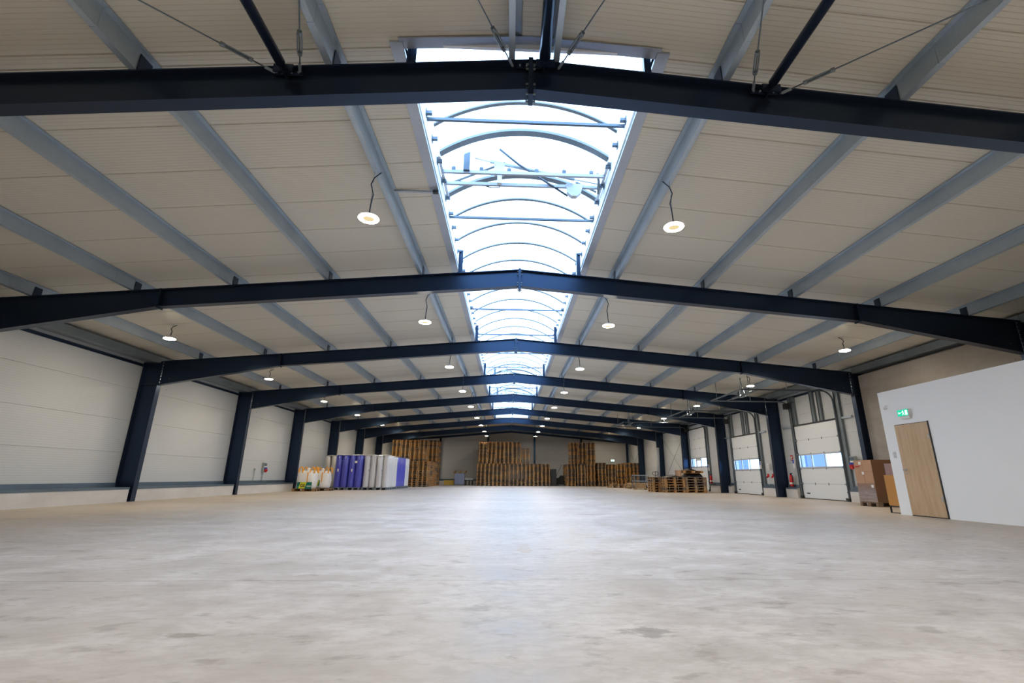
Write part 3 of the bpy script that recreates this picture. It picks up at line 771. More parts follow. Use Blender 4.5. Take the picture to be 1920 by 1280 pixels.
    m_ = MB().tube([(inx+.75, yc-.25, trackz), (inx+.75, yc+.05, CZ(inx+.75)-.05)], .016, 6).tube([(inx+.75, yc+.25, trackz), (inx+.75, yc-.05, CZ(inx+.75)-.05)], .016, 6).box(inx+.65, inx+.85, yc-.22, yc+.22, trackz-.06, trackz-.03)
    put('centre_hanger', m_.mesh('centre_hanger', 'galv_dark'), root)
    put('operator_motor', MB().box(X-.35, X-.12, y1-.12, y1+.08, trackz-.35, trackz-.1).tube([(X-.22, y1, trackz-.1), (X-.22, y1-.6, trackz-.1)], .02, 6).mesh('operator_motor', 'black'), root)
    return root
dockdoor(1, *DOORS[0], 9.2, 4.22)
dockdoor(2, *DOORS[1], 9.2, 4.22)
dockdoor(3, *DOORS[2], 7.5, 4.32, True)
# yard, and boxes added outside to turn the left dock panes blue
tag(put('yard', bx(13.25, 60, 5, 80, -.3, -.06).mesh('yard', 'plinth')), None, None)['kind'] = 'structure'
for (x, y, w) in ((20.2, 32.9, 'nearer'), (20.2, 43.9, 'farther')):
    t = thing('pane_tint_box', 'blue-grey box added outside to tint a dock window, %s one' % w, 'container', (x, y, 0))
    put('body', bx(0, 1.3, 0, 4.5, .12, 3.2).mesh('body', 'container'), t)
    for q in range(15): put('rib', bx(-.03, 0, .1+.3*q, .22+.3*q, .2, 3.1).mesh('rib', 'container'), t)
    put('skid', bx(.05, 1.25, .05, 4.45, -.06, .12).mesh('skid', 'black'), t)

# ------------------------------------------------------------------ wall bracing on the right
def wallcross(k, lab):
    y0, y1 = FY(k)+.1, FY(k+1)-.1
    for i, (a, b) in enumerate((((12.8, y0, .5), (12.8, y1, 4.2)), ((12.86, y0, 4.2), (12.86, y1, .5)))):
        rod(a, b, 'thin diagonal wall brace %s, %s' % (lab, 'rising away' if i == 0 else 'falling away'), None, .012, 'wall cross braces')
wallcross(5, 'beyond the farthest dock door'); wallcross(7, 'in the last bay')
t = thing('rolled_sheet', 'pale grey rolled sheet standing against a dark column on the right', 'roll', (12.22, 40.6, 0))
put('roll', MB().tube([(0, 0, .0), (.12, 0, 3.2)], .15, 20, True, .11).mesh('roll', 'dull', True), t)
put('core', MB().tube([(.12, 0, 3.19), (.121, 0, 3.23)], .05, 12).mesh('core', 'card'), t)

# ------------------------------------------------------------------ pallets
def pallet_boxes(w=.8, d=1.2):
    out = {'board': [], 'block': [], 'stringer': [], 'base': []}
    xs = [-w/2+.05, 0, w/2-.05]; hw = [.05, .0725, .05]
    for x, h in zip(xs, hw): out['base'].append((x-h, x+h, -d/2, d/2, 0, .019))
    for yy in (-d/2+.0725, 0, d/2-.0725):
        for x, h in zip(xs, hw): out['block'].append((x-h, x+h, yy-.0725, yy+.0725, .019, .106))
        out['stringer'].append((-w/2, w/2, yy-.0725, yy+.0725, .106, .125))
    for i, x in enumerate((-w/2+.0725, -w/4+.02, 0, w/4-.02, w/2-.0725)):
        h = .0725 if i in (0, 2, 4) else .05
        out['board'].append((x-h, x+h, -d/2, d/2, .125, .144))
    return out
PBX = pallet_boxes(); PHT = .144
m_ = MB()
for k_, L_ in PBX.items():
    for b in L_: m_.box(*b)
PALLET = m_.mesh('wooden_pallet', 'pallet')
PPART = {}
def unit(b):
    w = tuple(round(b[i+1]-b[i], 4) for i in (0, 2, 4))
    if w not in PPART: PPART[w] = bx(-w[0]/2, w[0]/2, -w[1]/2, w[1]/2, 0, w[2]).mesh('pallet_piece', 'pallet')
    return PPART[w], ((b[0]+b[1])/2, (b[2]+b[3])/2, b[4])
NP = [0]; REST = []
def pallet(x, y, z, rz, label, group, parts=False):
    if NP[0] >= 300: REST.append((x, y, z, rz)); return None
    NP[0] += 1; tone = random.random()
    if parts:
        t = thing('wooden_pallet', label, 'pallet', (x, y, z), rz, group)
        for nm, key in (('base_board', 'base'), ('block', 'block'), ('stringer_board', 'stringer'), ('deck_board', 'board')):
            for b in PBX[key]:
                me, loc = unit(b); put(nm, me, t, loc).color = (1, 1, 1, min(1, max(0, tone*.8+J(.12)+.1)))
    else: t = tag(put('wooden_pallet', PALLET, None, (x, y, z), rz), label, 'pallet', group); t.color = (1, 1, 1, tone)
    return t
def J(a): return random.uniform(-a, a)
def stack(x, y, n, desc, group, rz=0., z0=0., i0=0, parts=False, j=.012, lean=0.):
    for i in range(n):
        pallet(x+J(j)+lean*i, y+J(j), z0+i*PHT, rz+J(.012), 'wooden pallet, %s from the floor in %s' % (ORD[i+i0], desc), group, parts)
HP = math.pi/2
# foreground stacks on the right
stack(9.66, 29.30, 6, 'the low stack under black sheeting', 'pallets in the nearest low stacks', HP, parts=True)
stack(10.89, 29.30, 6, 'the low stack nearest the farthest dock door', 'pallets in the nearest low stacks', HP, parts=True)
stack(9.02, 30.35, 6, 'the low stack behind and left of the others', 'pallets in the nearest low stacks', 0, parts=True)
pallet(10.75, 29.25, 6*PHT+.22, HP+.05, 'wooden pallet lying on top of the black sheeting', 'pallets in the nearest low stacks', True)
pallet(11.98, 15.6, 0, HP, 'clean wooden pallet under the brown cartons', 'pallets under loads', True)
pallet(-11.10, 28.25, 0, HP, 'wooden pallet under the white bag with a green label', 'pallets under loads', True)
pallet(-10.75, 29.45, 0, HP, 'wooden pallet under the rear white bag by the blue rolls', 'pallets under loads', True)
# left group
for i, x in enumerate((-7.81, -6.98)):
    stack(x, 41.6, 14, ['the left front stack of the left corner group', 'the right front stack of the left corner group'][i], 'pallets in the left corner group')
for i in range(3):
    stack(-6.98, 42.85+1.22*i, 14, ['the third', 'the fourth', 'the rear'][i]+' stack of the left corner group', 'pallets in the left corner group')
stack(-7.40, 41.75, 7, 'the small upper stack of the left corner group', 'pallets in the left corner group', z0=14*PHT, i0=14)
for i in range(5):
    stack(-10.38+.83*i, 46.6, 14, 'the %s rear corner stack' % ORD[i], 'pallets in the left corner group', z0=14*PHT, i0=14)
# middle group
for i in range(9):
    stack(-2.63+.768*i, 48.1, 14 if i < 6 else 14, 'the %s lower middle stack' % ORD[i], 'pallets in the middle group', j=.02)
for i in range(4): stack(-10.38+.83*i, 46.6, 14, 'the hidden row', 'pallets')
for i in range(5):
    stack(-2.50+.79*i+(.05 if i > 1 else 0), 48.1, 14, 'upper', 'pallets', z0=14*PHT, j=.02, lean=.006 if i == 1 else 0)
stack(1.55, 48.1, 10, 'upper', 'pallets', z0=14*PHT, j=.02)
# right group
for i, (x, n) in enumerate(((5.95, 14), (6.88, 14), (7.80, 14), (8.88, 15), (9.82, 14), (10.72, 14), (11.56, 15), (12.30, 15))):
    stack(x, 48.0, n, 'right', 'pallets', j=.03)
for x in (6.22, 7.05, 7.88): stack(x, 48.15, 14, 'upper', 'pallets', z0=14*PHT, j=.02)
# unseen deeper rows added behind the visible fronts to keep the pallet holes dark
def deep(x, y, n, rz=0.):
    for i in range(n): REST.append((x+J(.01), y+J(.01), i*PHT, rz))
for q in (49.35, 50.6):
    for i in range(9): deep(-2.63+.768*i, q, 28 if i < 5 else 14)
for q in (49.3, 50.55):
    for x, n in ((5.95, 14), (6.88, 28), (7.80, 28), (8.88, 15), (9.82, 14), (10.72, 14), (11.56, 15)): deep(x, q, n)
for i in range(5): deep(-10.38+.83*i, 47.9, 28)
deep(-7.81, 42.85, 14); deep(10.05, 30.16, 6, math.pi/2); deep(11.28, 30.16, 6, math.pi/2)
m_ = MB()
for (x, y, z, rz) in REST:
    m_.ct = random.random(); c, s_ = math.cos(rz), math.sin(rz)
    for L_ in PBX.values():
        for b in L_:
            vs = [(X_, Y_, Z_) for Z_ in (b[4], b[5]) for X_, Y_ in ((b[0], b[2]), (b[1], b[2]), (b[1], b[3]), (b[0], b[3]))]
            m_.add([(x+c*X_-s_*Y_, y+s_*X_+c*Y_, z+Z_) for X_, Y_, Z_ in vs], [(0, 3, 2, 1), (4, 5, 6, 7), (0, 1, 5, 4), (1, 2, 6, 5), (2, 3, 7, 6), (3, 0, 4, 7)])
tag(put('wooden_pallets', m_.mesh('wooden_pallets', 'pallet_attr', tone=True)), 'far wooden pallets, upper middle stacks and the right group by the back wall', 'pallets', kind='stuff')

# black sheeting, carton and lumber on the low stacks
def lump(name, w, d, h, seed, mat, n=14):
    rnd = random.Random(seed); vs = []; fs = []
    ph = [rnd.uniform(0, 6) for _ in range(4)]
    for j in range(n+1):
        for i in range(n+1):
            u, v = i/n*2-1, j/n*2-1
            e = max(0, 1-abs(u)**3)*max(0, 1-abs(v)**3)
            z = h*e**.6*(.72+.16*math.sin(5*u+ph[0])+.14*math.sin(7*v+3*u+ph[1])) + rnd.uniform(0, .03)*e
            vs.append((u*w/2, v*d/2, max(z, .004)))
    for j in range(n):
        for i in range(n): a = j*(n+1)+i; fs.append((a, a+1, a+n+2, a+n+1))
    b = len(vs); vs += [(-w/2, -d/2, 0), (w/2, -d/2, 0), (w/2, d/2, 0), (-w/2, d/2, 0)]
    fs.append((b+3, b+2, b+1, b))
    return MB().add(vs, fs).mesh(name, mat, True)
ztop = 6*PHT
tag(put('black_sheeting', lump('black_sheeting', 1.2, .85, .12, 3, 'rubber'), None, (9.62, 29.3, ztop)), 'crumpled black sheeting on the left low pallet stack', 'sheeting')
tag(put('black_sheeting', lump('black_sheeting', 1.1, .85, .34, 5, 'rubber'), None, (10.85, 29.35, ztop)), 'heap of black sheeting on the right low pallet stack', 'sheeting')
tag(put('black_sheeting', lump('black_sheeting', .75, .7, .12, 8, 'rubber'), None, (10.65, 29.25, ztop+.22+PHT)), 'black sheeting draped over the topmost loose pallet', 'sheeting')
t = thing('cardboard_box', 'small brown carton standing on the low pallet stack', 'box', (9.98, 29.15, ztop+.03))
put('box_body', MB().box(-.15, .15, -.15, .15, 0, .36).mesh('box_body', 'card'), t); put('tape_strip', MB().box(-.03, .03, -.152, .152, .0, .363).mesh('tape_strip', 'tape'), t)

# hand pallet truck, cage trolley and scrap behind
t = thing('pallet_truck', 'hand pallet truck with black loop handle behind the low stacks', 'pallet truck', (9.75, 33.0, 0))
put('handle_loop', MB().tube([(-.04, 0, .95), (-.2, 0, 1.05), (-.2, 0, 1.15), (-.12, 0, 1.2), (.12, 0, 1.2), (.2, 0, 1.15), (.2, 0, 1.05), (.04, 0, .95)], .018, 8).mesh('handle_loop', 'black', True), t)
put('handle_bar', MB().tube([(0, .1, .3), (0, 0, 1.2)], .022, 8).mesh('handle_bar', 'black', True), t)
put('pump_body', MB().box(-.16, .16, .0, .2, .08, .34).tube([(0, .1, .3), (0, .1, .46)], .05, 10).mesh('pump_body', 'yellow_box'), t)
put('fork', bx(-.26, -.10, .2, 1.35, .05, .10).mesh('fork', 'yellow_box'), t); put('fork', bx(.10, .26, .2, 1.35, .05, .10).mesh('fork', 'yellow_box'), t)
for s_ in (-.12, .12): put('wheel', MB().tube([(s_-.03, .05, .09), (s_+.03, .05, .09)], .09, 14).mesh('wheel', 'rubber', True), t)
t = thing('wedge_block', 'bright yellow wedge on the floor left of the low stacks', 'wedge', (9.33, 32.6, 0))
put('wedge', MB().prism([(-.12, 0), (.14, 0), (.14, .42), (.04, .42)], -.12, .12).mesh('wedge', 'yellow_box'), t)
def cage(x, y):
    t = thing('cage_trolley', 'low grey mesh cage with timber sides behind the low stacks', 'cage', (x, y, 0))
    for xx in (-.5, .5):
        for yy in (-.4, .4): put('corner_post', bx(xx-.02, xx+.02, yy-.02, yy+.02, .1, .98).mesh('corner_post', 'galv_dark'), t)
    for z in (.96, .56):
        put('rail', MB().box(-.5, .5, -.42, -.38, z, z+.04).box(-.5, .5, .38, .42, z, z+.04).box(-.52, -.48, -.4, .4, z, z+.04).box(.48, .52, -.4, .4, z, z+.04).mesh('rail', 'galv'), t)
    m_ = MB()
    for i in range(1, 9): m_.box(-.5+i*.111-.004, -.5+i*.111+.004, -.404, -.396, .1, .96); m_.box(-.5+i*.111-.004, -.5+i*.111+.004, .396, .404, .1, .96)
    put('wire_mesh', m_.mesh('wire_mesh', 'galv_dark'), t)
    put('floor_board', bx(-.52, .52, -.42, .42, .06, .1).mesh('floor_board', 'pallet'), t)
    put('side_board', bx(-.47, .30, -.38, -.36, .1, .46).mesh('side_board', 'pallet'), t)
    for xx in (-.42, .42): put('foot', bx(xx-.06, xx+.06, -.4, .4, 0, .06).mesh('foot', 'pallet'), t)
cage(9.55, 36.2)
tag(put('black_sheeting', lump('black_sheeting', .7, .6, .45, 12, 'rubber'), None, (9.65, 36.2, .10)), 'dark sheeting heaped inside the mesh cage', 'sheeting')
SC = [(8.85, 41.5, 0, 0.1), (9.0, 41.4, .144, .0), (9.9, 39.6, 0, .2)]
for i, (x, y, z, r) in enumerate(SC):
    tag(put('wooden_pallet', PALLET, None, (x, y, z), HP+r), 'loose wooden pallet on the floor before the right stacks, %s from the left' % ORD[i], 'pallet', 'loose pallets before the right group')
rnd = random.Random(4)
for i in range(9):
    o = put('broken_board', bx(-.55, .55, -.06, .06, 0, .022).mesh('broken_board', 'pale_wood'), None, (9.75+rnd.uniform(-.15, .2), 38.9+rnd.uniform(-.2, .2), .145+.03*i), 0)
    o.rotation_euler = (rnd.uniform(-.05, .05), rnd.uniform(-.06, .08), rnd.uniform(-.5, .5))
    tag(o, 'pale broken board, %s from the bottom of the splintered timber pile' % ORD[i], 'board', 'broken boards in the pile')

# things by the back wall
t = thing('blue_sack', 'pale blue wrapped bale left of the middle pallet stacks', 'bale', (-4.86, 50.3, 0))
m_ = MB().prism([(-.46, .12), (.46, .12), (.48, .6), (.46, 1.02), (.38, 1.1), (-.4, 1.1), (-.47, 1.0), (-.48, .6)], -.45, .45)
put('bale', m_.mesh('bale', 'bag_blue'), t); put('skid', bx(-.45, .45, -.45, .45, 0, .12).mesh('skid', 'plastic_pallet'), t)
for i in range(2): tag(put('wooden_pallet', PALLET, None, (-4.9+.1*i, 50.3, 1.1+.144*i), HP), ['lower', 'upper'][i]+' small pallet lying on the pale blue bale', 'pallet', 'pallets on the blue bale')
t = thing('white_table', 'small white topped table beside the pale blue bale', 'table', (-3.95, 50.4, 0))
put('tabletop', bx(-.4, .4, -.3, .3, .50, .66).mesh('tabletop', 'white'), t)
for xx in (-.32, .02, .32): put('leg', bx(xx-.05, xx+.05, -.25, .25, 0, .50).mesh('leg', 'black'), t)
t = thing('yellow_crate', 'low yellow crate on the floor left of the pale blue bale', 'crate', (-5.95, 50.8, 0))
put('crate_body', MB().box(-.48, .48, -.3, .3, 0, .42).mesh('crate_body', 'yellow_box'), t)
put('crate_rim', MB().box(-.5, .5, -.32, .32, .40, .45).mesh('crate_rim', 'yellow_box'), t)
t = thing('floor_scrubber', 'dark floor cleaning machine between middle and right pallet groups', 'machine', (5.0, 50.4, 0))
put('body', MB().prism([(-.45, .12), (.45, .12), (.45, .95), (.2, .98), (.05, .75), (-.25, .72), (-.45, .6)], -.4, .4).mesh('body', 'black'), t)
put('skirt', bx(-.5, .5, -.45, .45, .02, .12).mesh('skirt', 'plastic_pallet'), t)
put('handle', MB().tube([(-.4, 0, .6), (-.1, 0, 1.2), (.35, .2, 2.0)], .025, 6).mesh('handle', 'black'), t)
tag(put('tall_panel', bx(-.2, .35, -.4, .4, 0, 1.55).mesh('tall_panel', 'black'), None, (4.2, 48.3, 0)), 'dark upright container right of the middle pallet stacks', 'container')
t = thing('exit_sign', 'small lit green exit sign high on the back wall at right', 'sign', (11.2, YF, 2.45))
put('housing', bx(-.2, .2, -.06, 0, 0, .22).mesh('housing', 'white'), t); put('sign_face', bx(-.19, .19, -.066, -.06, .01, .21).mesh('sign_face', 'sign_white'), t)
put('pictogram', MB().prism([(-.06, .05), (.06, .05), (0, .01)], -.07, -.066).box(-.02, .02, -.07, -.066, .05, .16).mesh('pictogram', 'sign_green'), t)
t = thing('phone_box', 'small white box fixed low on the left back-wall post', 'box', (-7.4, YF-.258, 1.1)); put('case', bx(-.06, .06, -.05, 0, 0, .22).mesh('case', 'white'), t); put('cover', bx(-.05, .05, -.06, -.05, .02, .12).mesh('cover', 'grey_box'), t)

# ------------------------------------------------------------------ wrapped rolls on plastic pallets
def plastic_pallet(x, y, label):
    t = thing('plastic_pallet', label, 'pallet', (x, y, 0), 0, 'grey pallets under the wrapped rolls')
    put('deck', MB().box(-.4, .4, -.6, .6, .11, .15).mesh('deck', 'plastic_pallet'), t)
    for yy in (-.52, 0, .52):
        for xx in (-.34, 0, .34): put('block', bx(xx-.055, xx+.055, yy-.075, yy+.075, .025, .11).mesh('block', 'plastic_pallet'), t)
    for xx in (-.34, 0, .34): put('runner', bx(xx-.055, xx+.055, -.6, .6, 0, .025).mesh('runner', 'plastic_pallet'), t)
def rollmesh(r, h, mat, seed):
    rnd = random.Random(seed); n = 22; m_ = MB(); prof = [(r*.98, 0), (r, .03), (r*1.0, h*.3), (r*.985, h*.6), (r, h-.05), (r*.9, h-.015), (r*.3, h)]
    m_.lathe(prof, n)
    m_.v = [(x*(1+.012*math.sin(5*math.atan2(y, x)+z*3)), y*(1+.012*math.sin(5*math.atan2(y, x)+z*3)), z) for x, y, z in m_.v]
    return m_.mesh('roll', mat, True)
RM = {(c, k): rollmesh(r, 1.9, m, i) for i, (c, k, r, m) in enumerate((('b', 2, .198, 'film_blue'), ('w', 2, .198, 'film_white'), ('c', 2, .198, 'film_cream')))}
def rollpack(x, y, col, label, x1=None, half=None):
    plastic_pallet(x, y, 'grey plastic pallet under the '+label.replace(' wrapped', '').replace(' standing', ''))
    nm = {'b': 'blue', 'w': 'white', 'c': 'cream'}[col]
    t = thing('roll_pack', label, 'wrapped rolls', (x, y, .15), 0, 'film wrapped packs of standing rolls')
    for i in range(2):
        for j in range(3): put('roll', RM[(col, 2)], t, (-.2+.4*i, -.40+.40*j, 0), J(.5))
    put('top_film', lump('top_film', .78, 1.17, .06, int(abs(x*10+y)), {'b': 'film_white', 'w': 'film_white', 'c': 'film_cream'}[col], 8), t, (0, 0, 1.895))
    if col == 'b':
        put('label_sticker', bx(-.02, .12, -.612, -.606, 1.42+J(.15), 1.56).mesh('label_sticker', 'white'), t)
        put('label_sticker', bx(-.20, -.12, -.612, -.606, .92, 1.08).mesh('label_sticker', 'white'), t)
    else: put('label_sticker', bx(-.05, .0, -.612, -.606, .95, 1.05).mesh('label_sticker', 'grey_box'), t)
FRX = [-10.30, -9.48, -8.66, -7.84]
for i, (x, c, y) in enumerate(((FRX[0], 'b', 31.75), (FRX[1], 'b', 31.8), (FRX[2], 'w', 32.1), (FRX[3], 'w', 32.0))):
    rollpack(x, y, c, ['blue wrapped roll pack at the left end of the front row', 'blue wrapped roll pack second in the front row', 'white wrapped roll pack third in the front row', 'white wrapped roll pack at the right front corner'][i])
for i, (y, c) in enumerate(((33.25, 'w'), (34.47, 'b'), (35.7, 'b'), (36.93, 'w'))):
    rollpack(FRX[3]+.02*i, y, c, ['white wrapped roll pack just behind the right front corner', 'blue wrapped roll pack third along the right side', 'blue wrapped roll pack fourth along the right side', 'white wrapped roll pack last along the right side'][i])
rollpack(-11.45, 33.1, 'c', 'cream wrapped roll pack at the far left behind the bags')
for i, x in enumerate(FRX[:3]):
    rollpack(x, 33.4, 'w', 'white wrapped roll pack in the second row, %s from the left' % ORD[i])

# ------------------------------------------------------------------ big bags
def bigbag(x, y, label, first):
    t = thing('bulk_bag', label, 'bulk bag', (x, y, PHT), 0, 'white bulk bags on pallets')
    n = 10; w, d, h = (.92, .74, .92); vs = []; fs = []
    rows = [(0, .93), (.12, 1.0), (.45, 1.04), (.75, 1.0), (.9, .95), (1.0, .80), (1.0, .35)]
    per = []
    for k in range(24):
        a = 2*math.pi*k/24; c, s_ = math.cos(a), math.sin(a); q = (abs(c)**5+abs(s_)**5)**(-1/5); per.append((c*q, s_*q))
    for z, k in rows:
        for i, (px, py) in enumerate(per):
            wv = 1+.03*math.sin(i*2.1+z*9); vs.append((px*w/2*k*wv, py*d/2*k*wv, z*h+(.03*math.sin(i*1.7) if z > .8 else 0)))
    for r_ in range(len(rows)-1):
        for i in range(24): fs.append((r_*24+i, r_*24+(i+1) % 24, (r_+1)*24+(i+1) % 24, (r_+1)*24+i))
    fs += [tuple(range(24))[::-1], tuple((len(rows)-1)*24+i for i in range(24))]
    put('bag_body', MB().add(vs, fs).mesh('bag_body', 'bag', True), t)
    put('filling_spout', MB().tube([(0, 0, .88), (.03, 0, 1.0), (-.02, 0, 1.08)], .16, 12, True, .05).mesh('filling_spout', 'bag', True), t)
    for ix, iy in ((-1, -1), (1, -1), (-1, 1), (1, 1)):
        pts = [(ix*.42, iy*.28, .80), (ix*.41, iy*.30, 1.02), (ix*.31, iy*.30, 1.13), (ix*.22, iy*.30, 1.02), (ix*.19, iy*.33, .80)]
        m_ = MB()
        for a, b in zip(pts[:-1], pts[1:]):
            m_.add([(a[0], a[1]-.035, a[2]), (b[0], b[1]-.035, b[2]), (b[0], b[1]+.035, b[2]), (a[0], a[1]+.035, a[2]),
                    (a[0]+.05, a[1]-.035, a[2]+.03), (b[0]+.05, b[1]-.035, b[2]+.03), (b[0]+.05, b[1]+.035, b[2]+.03), (a[0]+.05, a[1]+.035, a[2]+.03)],
                   [(0, 1, 2, 3), (7, 6, 5, 4), (0, 4, 5, 1), (3, 2, 6, 7)])
        put('lifting_loop', m_.mesh('lifting_loop', 'orange'), t)
    put('side_strap', bx(.12, .17, -.405, -.395, .32, .86).mesh('side_strap', 'orange'), t)
    yb = -.415
    if first:
        lb = put('printed_label', bx(-.36, .42, yb-.006, yb, .0, .34).mesh('printed_label', 'dgreen'), t)
        put('yellow_field', MB().prism([(-.27, .01), (.06, .01), (.14, .33), (-.18, .33)], yb-.010, yb-.006).mesh('yellow_field', 'yellow'), lb)
        put('lettering', textmesh('GS', .22, 'green_ink', .002), lb, (-.06, yb-.013, .15), rot=(HP, 0, 0))
        m_ = MB()
        for i in range(5): m_.box(.17+i*.045, .20+i*.045, yb-.009, yb-.006, .10, .16)
        put('small_print', m_.mesh('small_print', 'bag'), lb)
    else:
        lb = put('printed_label', bx(-.16, .06, yb-.006, yb, .12, .44).mesh('printed_label', 'dgreen'), t)
        put('yellow_field', MB().prism([(-.15, .13), (-.02, .13), (.02, .43), (-.12, .43)], yb-.010, yb-.006).mesh('yellow_field', 'yellow'), lb)
bigbag(-11.08, 28.25, 'white bulk bag with green and yellow printed label, nearest', True)
bigbag(-10.75, 29.45, 'white bulk bag standing just left of the blue rolls', False)

# ------------------------------------------------------------------ cartons and cabinet by the office
t = thing('carton_load', 'film wrapped stack of brown cartons on a clean pallet', 'cartons', (11.98, 15.6, PHT), 0)
m_ = MB(); z = 0
rows = [(0, .30), (.30, .60), (.60, .92), (.92, 1.265)]
for zi, (a, b) in enumerate(rows):
    for xi in range(3):
        for yi in range(2):
            x0 = -.6+.4*xi; yy0 = -.4+.4*yi
            m2 = MB().box(x0+.004, x0+.396, yy0+.004, yy0+.396, a+.002, b-.002)
            c = put('carton', m2.mesh('carton', 'card'), t)
put('carton_cover', bx(-.598, .60, -.408, -.401, .0, 1.27).mesh('carton_cover', 'card_dark'), t)
put('stretch_wrap', MB().box(-.61, -.606, -.40, .40, 0, .55).mesh('stretch_wrap', 'wrap'), t)
m_ = MB()
for k in range(9):
    z = .06+.05*k; m_.tube([(-.612, -.40, z+.03*math.sin(k*2)), (-.618, 0, z+.04*math.sin(k*3+1)), (-.612, .40, z-.03*math.cos(k))], .006, 5)
o = put('wrap_folds', m_.mesh('wrap_folds', 'wrap', True), t); o['kind'] = 'stuff'
for (ya, z) in ((.10, 1.13), (.02, .82), (-.30, .42)): put('paper_label', bx(-.612, -.606, ya-.05, ya+.05, z, z+.09).mesh('paper_label', 'white'), t)
put('red_mark', bx(-.612, -.606, .14, .34, 1.06, 1.09).mesh('red_mark', 'red'), t)
t = thing('cabinet', 'orange-brown cabinet on black legs behind the office corner', 'cabinet', (9.87, 12.34, 0))
put('cabinet_body', bx(0, .9, 0, .46, .18, .93).mesh('cabinet_body', 'orange_wood'), t)
put('door', bx(.02, .44, -.012, 0, .20, .91).mesh('door', 'orange_wood'), t); put('door', bx(.46, .88, -.012, 0, .20, .91).mesh('door', 'orange_wood'), t)
for xx in (.0, .87):
    for yy in (0, .43): put('leg', bx(xx, xx+.03, yy, yy+.03, 0, .16).mesh('leg', 'black'), t)
put('base_frame', MB().box(0, .9, 0, .03, .155, .18).box(0, .9, .43, .46, .155, .18).box(0, .03, 0, .46, .155, .18).box(0, .02, 0, .46, 0, .015).box(0, .9, 0, .02, 0, .015).mesh('base_frame', 'black'), t)
t = thing('wrapped_parcel', 'film wrapped parcel lying on top of the orange cabinet', 'parcel', (9.90, 12.37, .93))
put('parcel_body', bx(0, .7, 0, .38, 0, .29).mesh('parcel_body', 'card'), t); put('wrap', bx(-.006, .706, -.006, .386, .0, .296).mesh('wrap', 'wrap'), t)
m_ = MB().tube([(.0, -.01, .25), (.35, -.014, .12), (.7, -.01, .2)], .008, 5).tube([(.1, -.01, .02), (.4, -.014, .24)], .006, 5)
put('wrap_folds', m_.mesh('wrap_folds', 'wrap', True), t)

# ------------------------------------------------------------------ electrics and fire gear
def socketbox(x, y, z, s, label):
    """s=+1 faces +x (left wall), s=-1 faces -x (right wall)"""
    t = thing('socket_box', label, 'socket box', (x, y, z))
    def b(x0, x1, *r): return bx(*sorted((s*x0, s*x1)), *r)
    put('case', b(0, .11, -.13, .13, 0, .46).mesh('case', 'grey_box'), t)
    put('cover_window', b(.11, .125, -.11, .11, .31, .43).mesh('cover_window', 'flash'), t)
    put('white_band', b(.11, .12, -.12, .12, .22, .29).mesh('white_band', 'white'), t)
    for yy in (-.06, .06): put('blue_socket', MB().tube([(s*.11, yy, .20), (s*.17, yy, .185)], .045, 12).mesh('blue_socket', 'blue'), t)
    put('red_socket', MB().tube([(s*.10, 0, .10), (s*.20, 0, .06)], .085, 14).mesh('red_socket', 'red'), t)
    return t
t = socketbox(-12.61, 26.25, .98, 1, 'grey power socket box with red socket on the left wall')
put('cable_pipe', MB().tube([(.05, -.02, 0), (.05, -.05, -.48)], .022, 8).mesh('cable_pipe', 'grey_box'), t)
t = thing('wall_socket', 'small single wall socket left of the power box', 'socket', (-12.61, 25.4, 1.06))
put('case', bx(0, .05, -.05, .05, 0, .09).mesh('case', 'grey_box'), t); put('pipe', MB().tube([(.03, 0, 0), (.03, -.02, -.56)], .014, 8).mesh('pipe', 'grey_box'), t)
t = socketbox(12.9, 18.02, 1.18, -1, 'power socket box with blue and red sockets right of the nearest dock door')
put('cable', MB().tube([(0, -.1, 0), (0, -.3, -.25), (0, -.36, -.7)], .018, 6).mesh('cable', 'black', True), t)
for yy, lb in ((24.95, 'small blue and white control box right of the second dock door'), (31.62, 'small control box right of the farthest dock door'), (21.93, 'small blue and white control box left of the nearest dock door')):
    t = thing('control_box', lb, 'control box', (12.88, yy, 1.28))
    put('case', bx(-.06, 0, -.05, .05, 0, .38).mesh('case', 'white'), t); put('blue_face', bx(-.07, -.06, -.045, .045, .2, .36).mesh('blue_face', 'blue'), t)
t = thing('switch_panel', 'white switch panel on the wall beyond the nearest column', 'switch', (12.92, 24.3, 1.22))
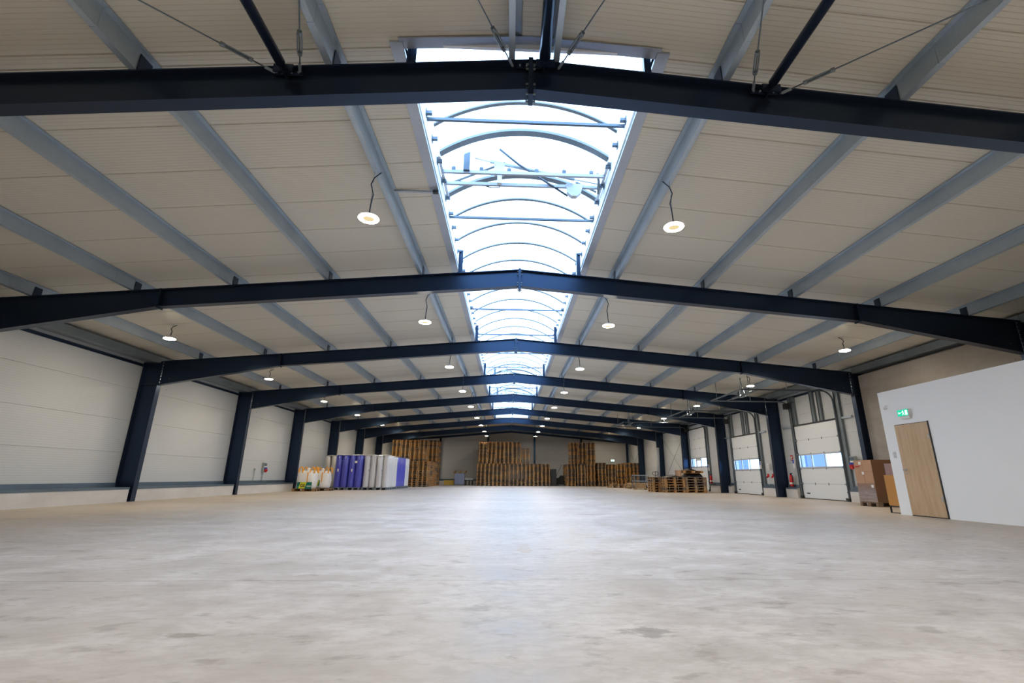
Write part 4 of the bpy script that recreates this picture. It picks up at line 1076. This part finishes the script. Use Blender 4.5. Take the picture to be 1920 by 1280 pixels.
put('case', bx(-.05, 0, -.08, .08, 0, .3).mesh('case', 'white'), t); put('buttons', MB().box(-.06, -.05, -.03, .03, .05, .12).box(-.06, -.05, -.03, .03, .16, .23).mesh('buttons', 'grey_box'), t)
for i, yy in enumerate((24.42, 23.95)):
    t = thing('red_outlet', 'red industrial outlet below the white switch panel, %s one' % ['left', 'right'][i], 'outlet', (12.92, yy, .82))
    put('case', MB().box(-.05, 0, -.05, .05, .06, .22).tube([(-.04, 0, .10), (-.11, 0, .05)], .04, 12).mesh('case', 'red'), t)
    put('cable', MB().tube([(-.03, 0, 0), (-.04, .03, -.2), (-.03, .0, -.32)], .01, 6).mesh('cable', 'white'), t)
def extinguisher(y, z, label):
    t = thing('fire_extinguisher', label, 'extinguisher', (12.80, y, z))
    put('cylinder', MB().lathe([(.07, 0), (.085, .015), (.085, .42), (.06, .49), (.025, .51)], 18).mesh('cylinder', 'red', True), t)
    put('valve', MB().box(-.03, .03, -.02, .02, .51, .57).box(-.02, .02, -.1, .03, .56, .585).mesh('valve', 'black'), t)
    put('hose', MB().tube([(0, -.03, .55), (-.02, -.13, .48), (-.02, -.12, .25), (-.02, -.1, .12)], .012, 6).mesh('hose', 'black', True), t)
    put('label_band', MB().lathe([(.0865, .10), (.0865, .18)], 18).mesh('label_band', 'white', True), t)
extinguisher(22.25, .48, 'red fire extinguisher left of the nearest dock door')
extinguisher(31.30, .50, 'red fire extinguisher right of the farthest dock door')
t = thing('fire_sign', 'small red and white extinguisher sign on the wall', 'sign', (12.99, 22.3, 1.62))
put('plate', bx(-.008, 0, -.1, .1, 0, .24).mesh('plate', 'red'), t)
put('pictogram', MB().box(-.012, -.008, .01, .07, .03, .18).box(-.012, -.008, -.07, -.03, .1, .2).mesh('pictogram', 'white'), t)
t = thing('drain_hose', 'short dark red hose bent over the concrete plinth', 'hose', (12.7, 30.9, 0))
put('hose', MB().tube([(0, .45, .02), (0, .42, .25), (0, .3, .42), (0, 0, .46), (0, -.4, .46)], .03, 8).mesh('hose', 'black', True), t)
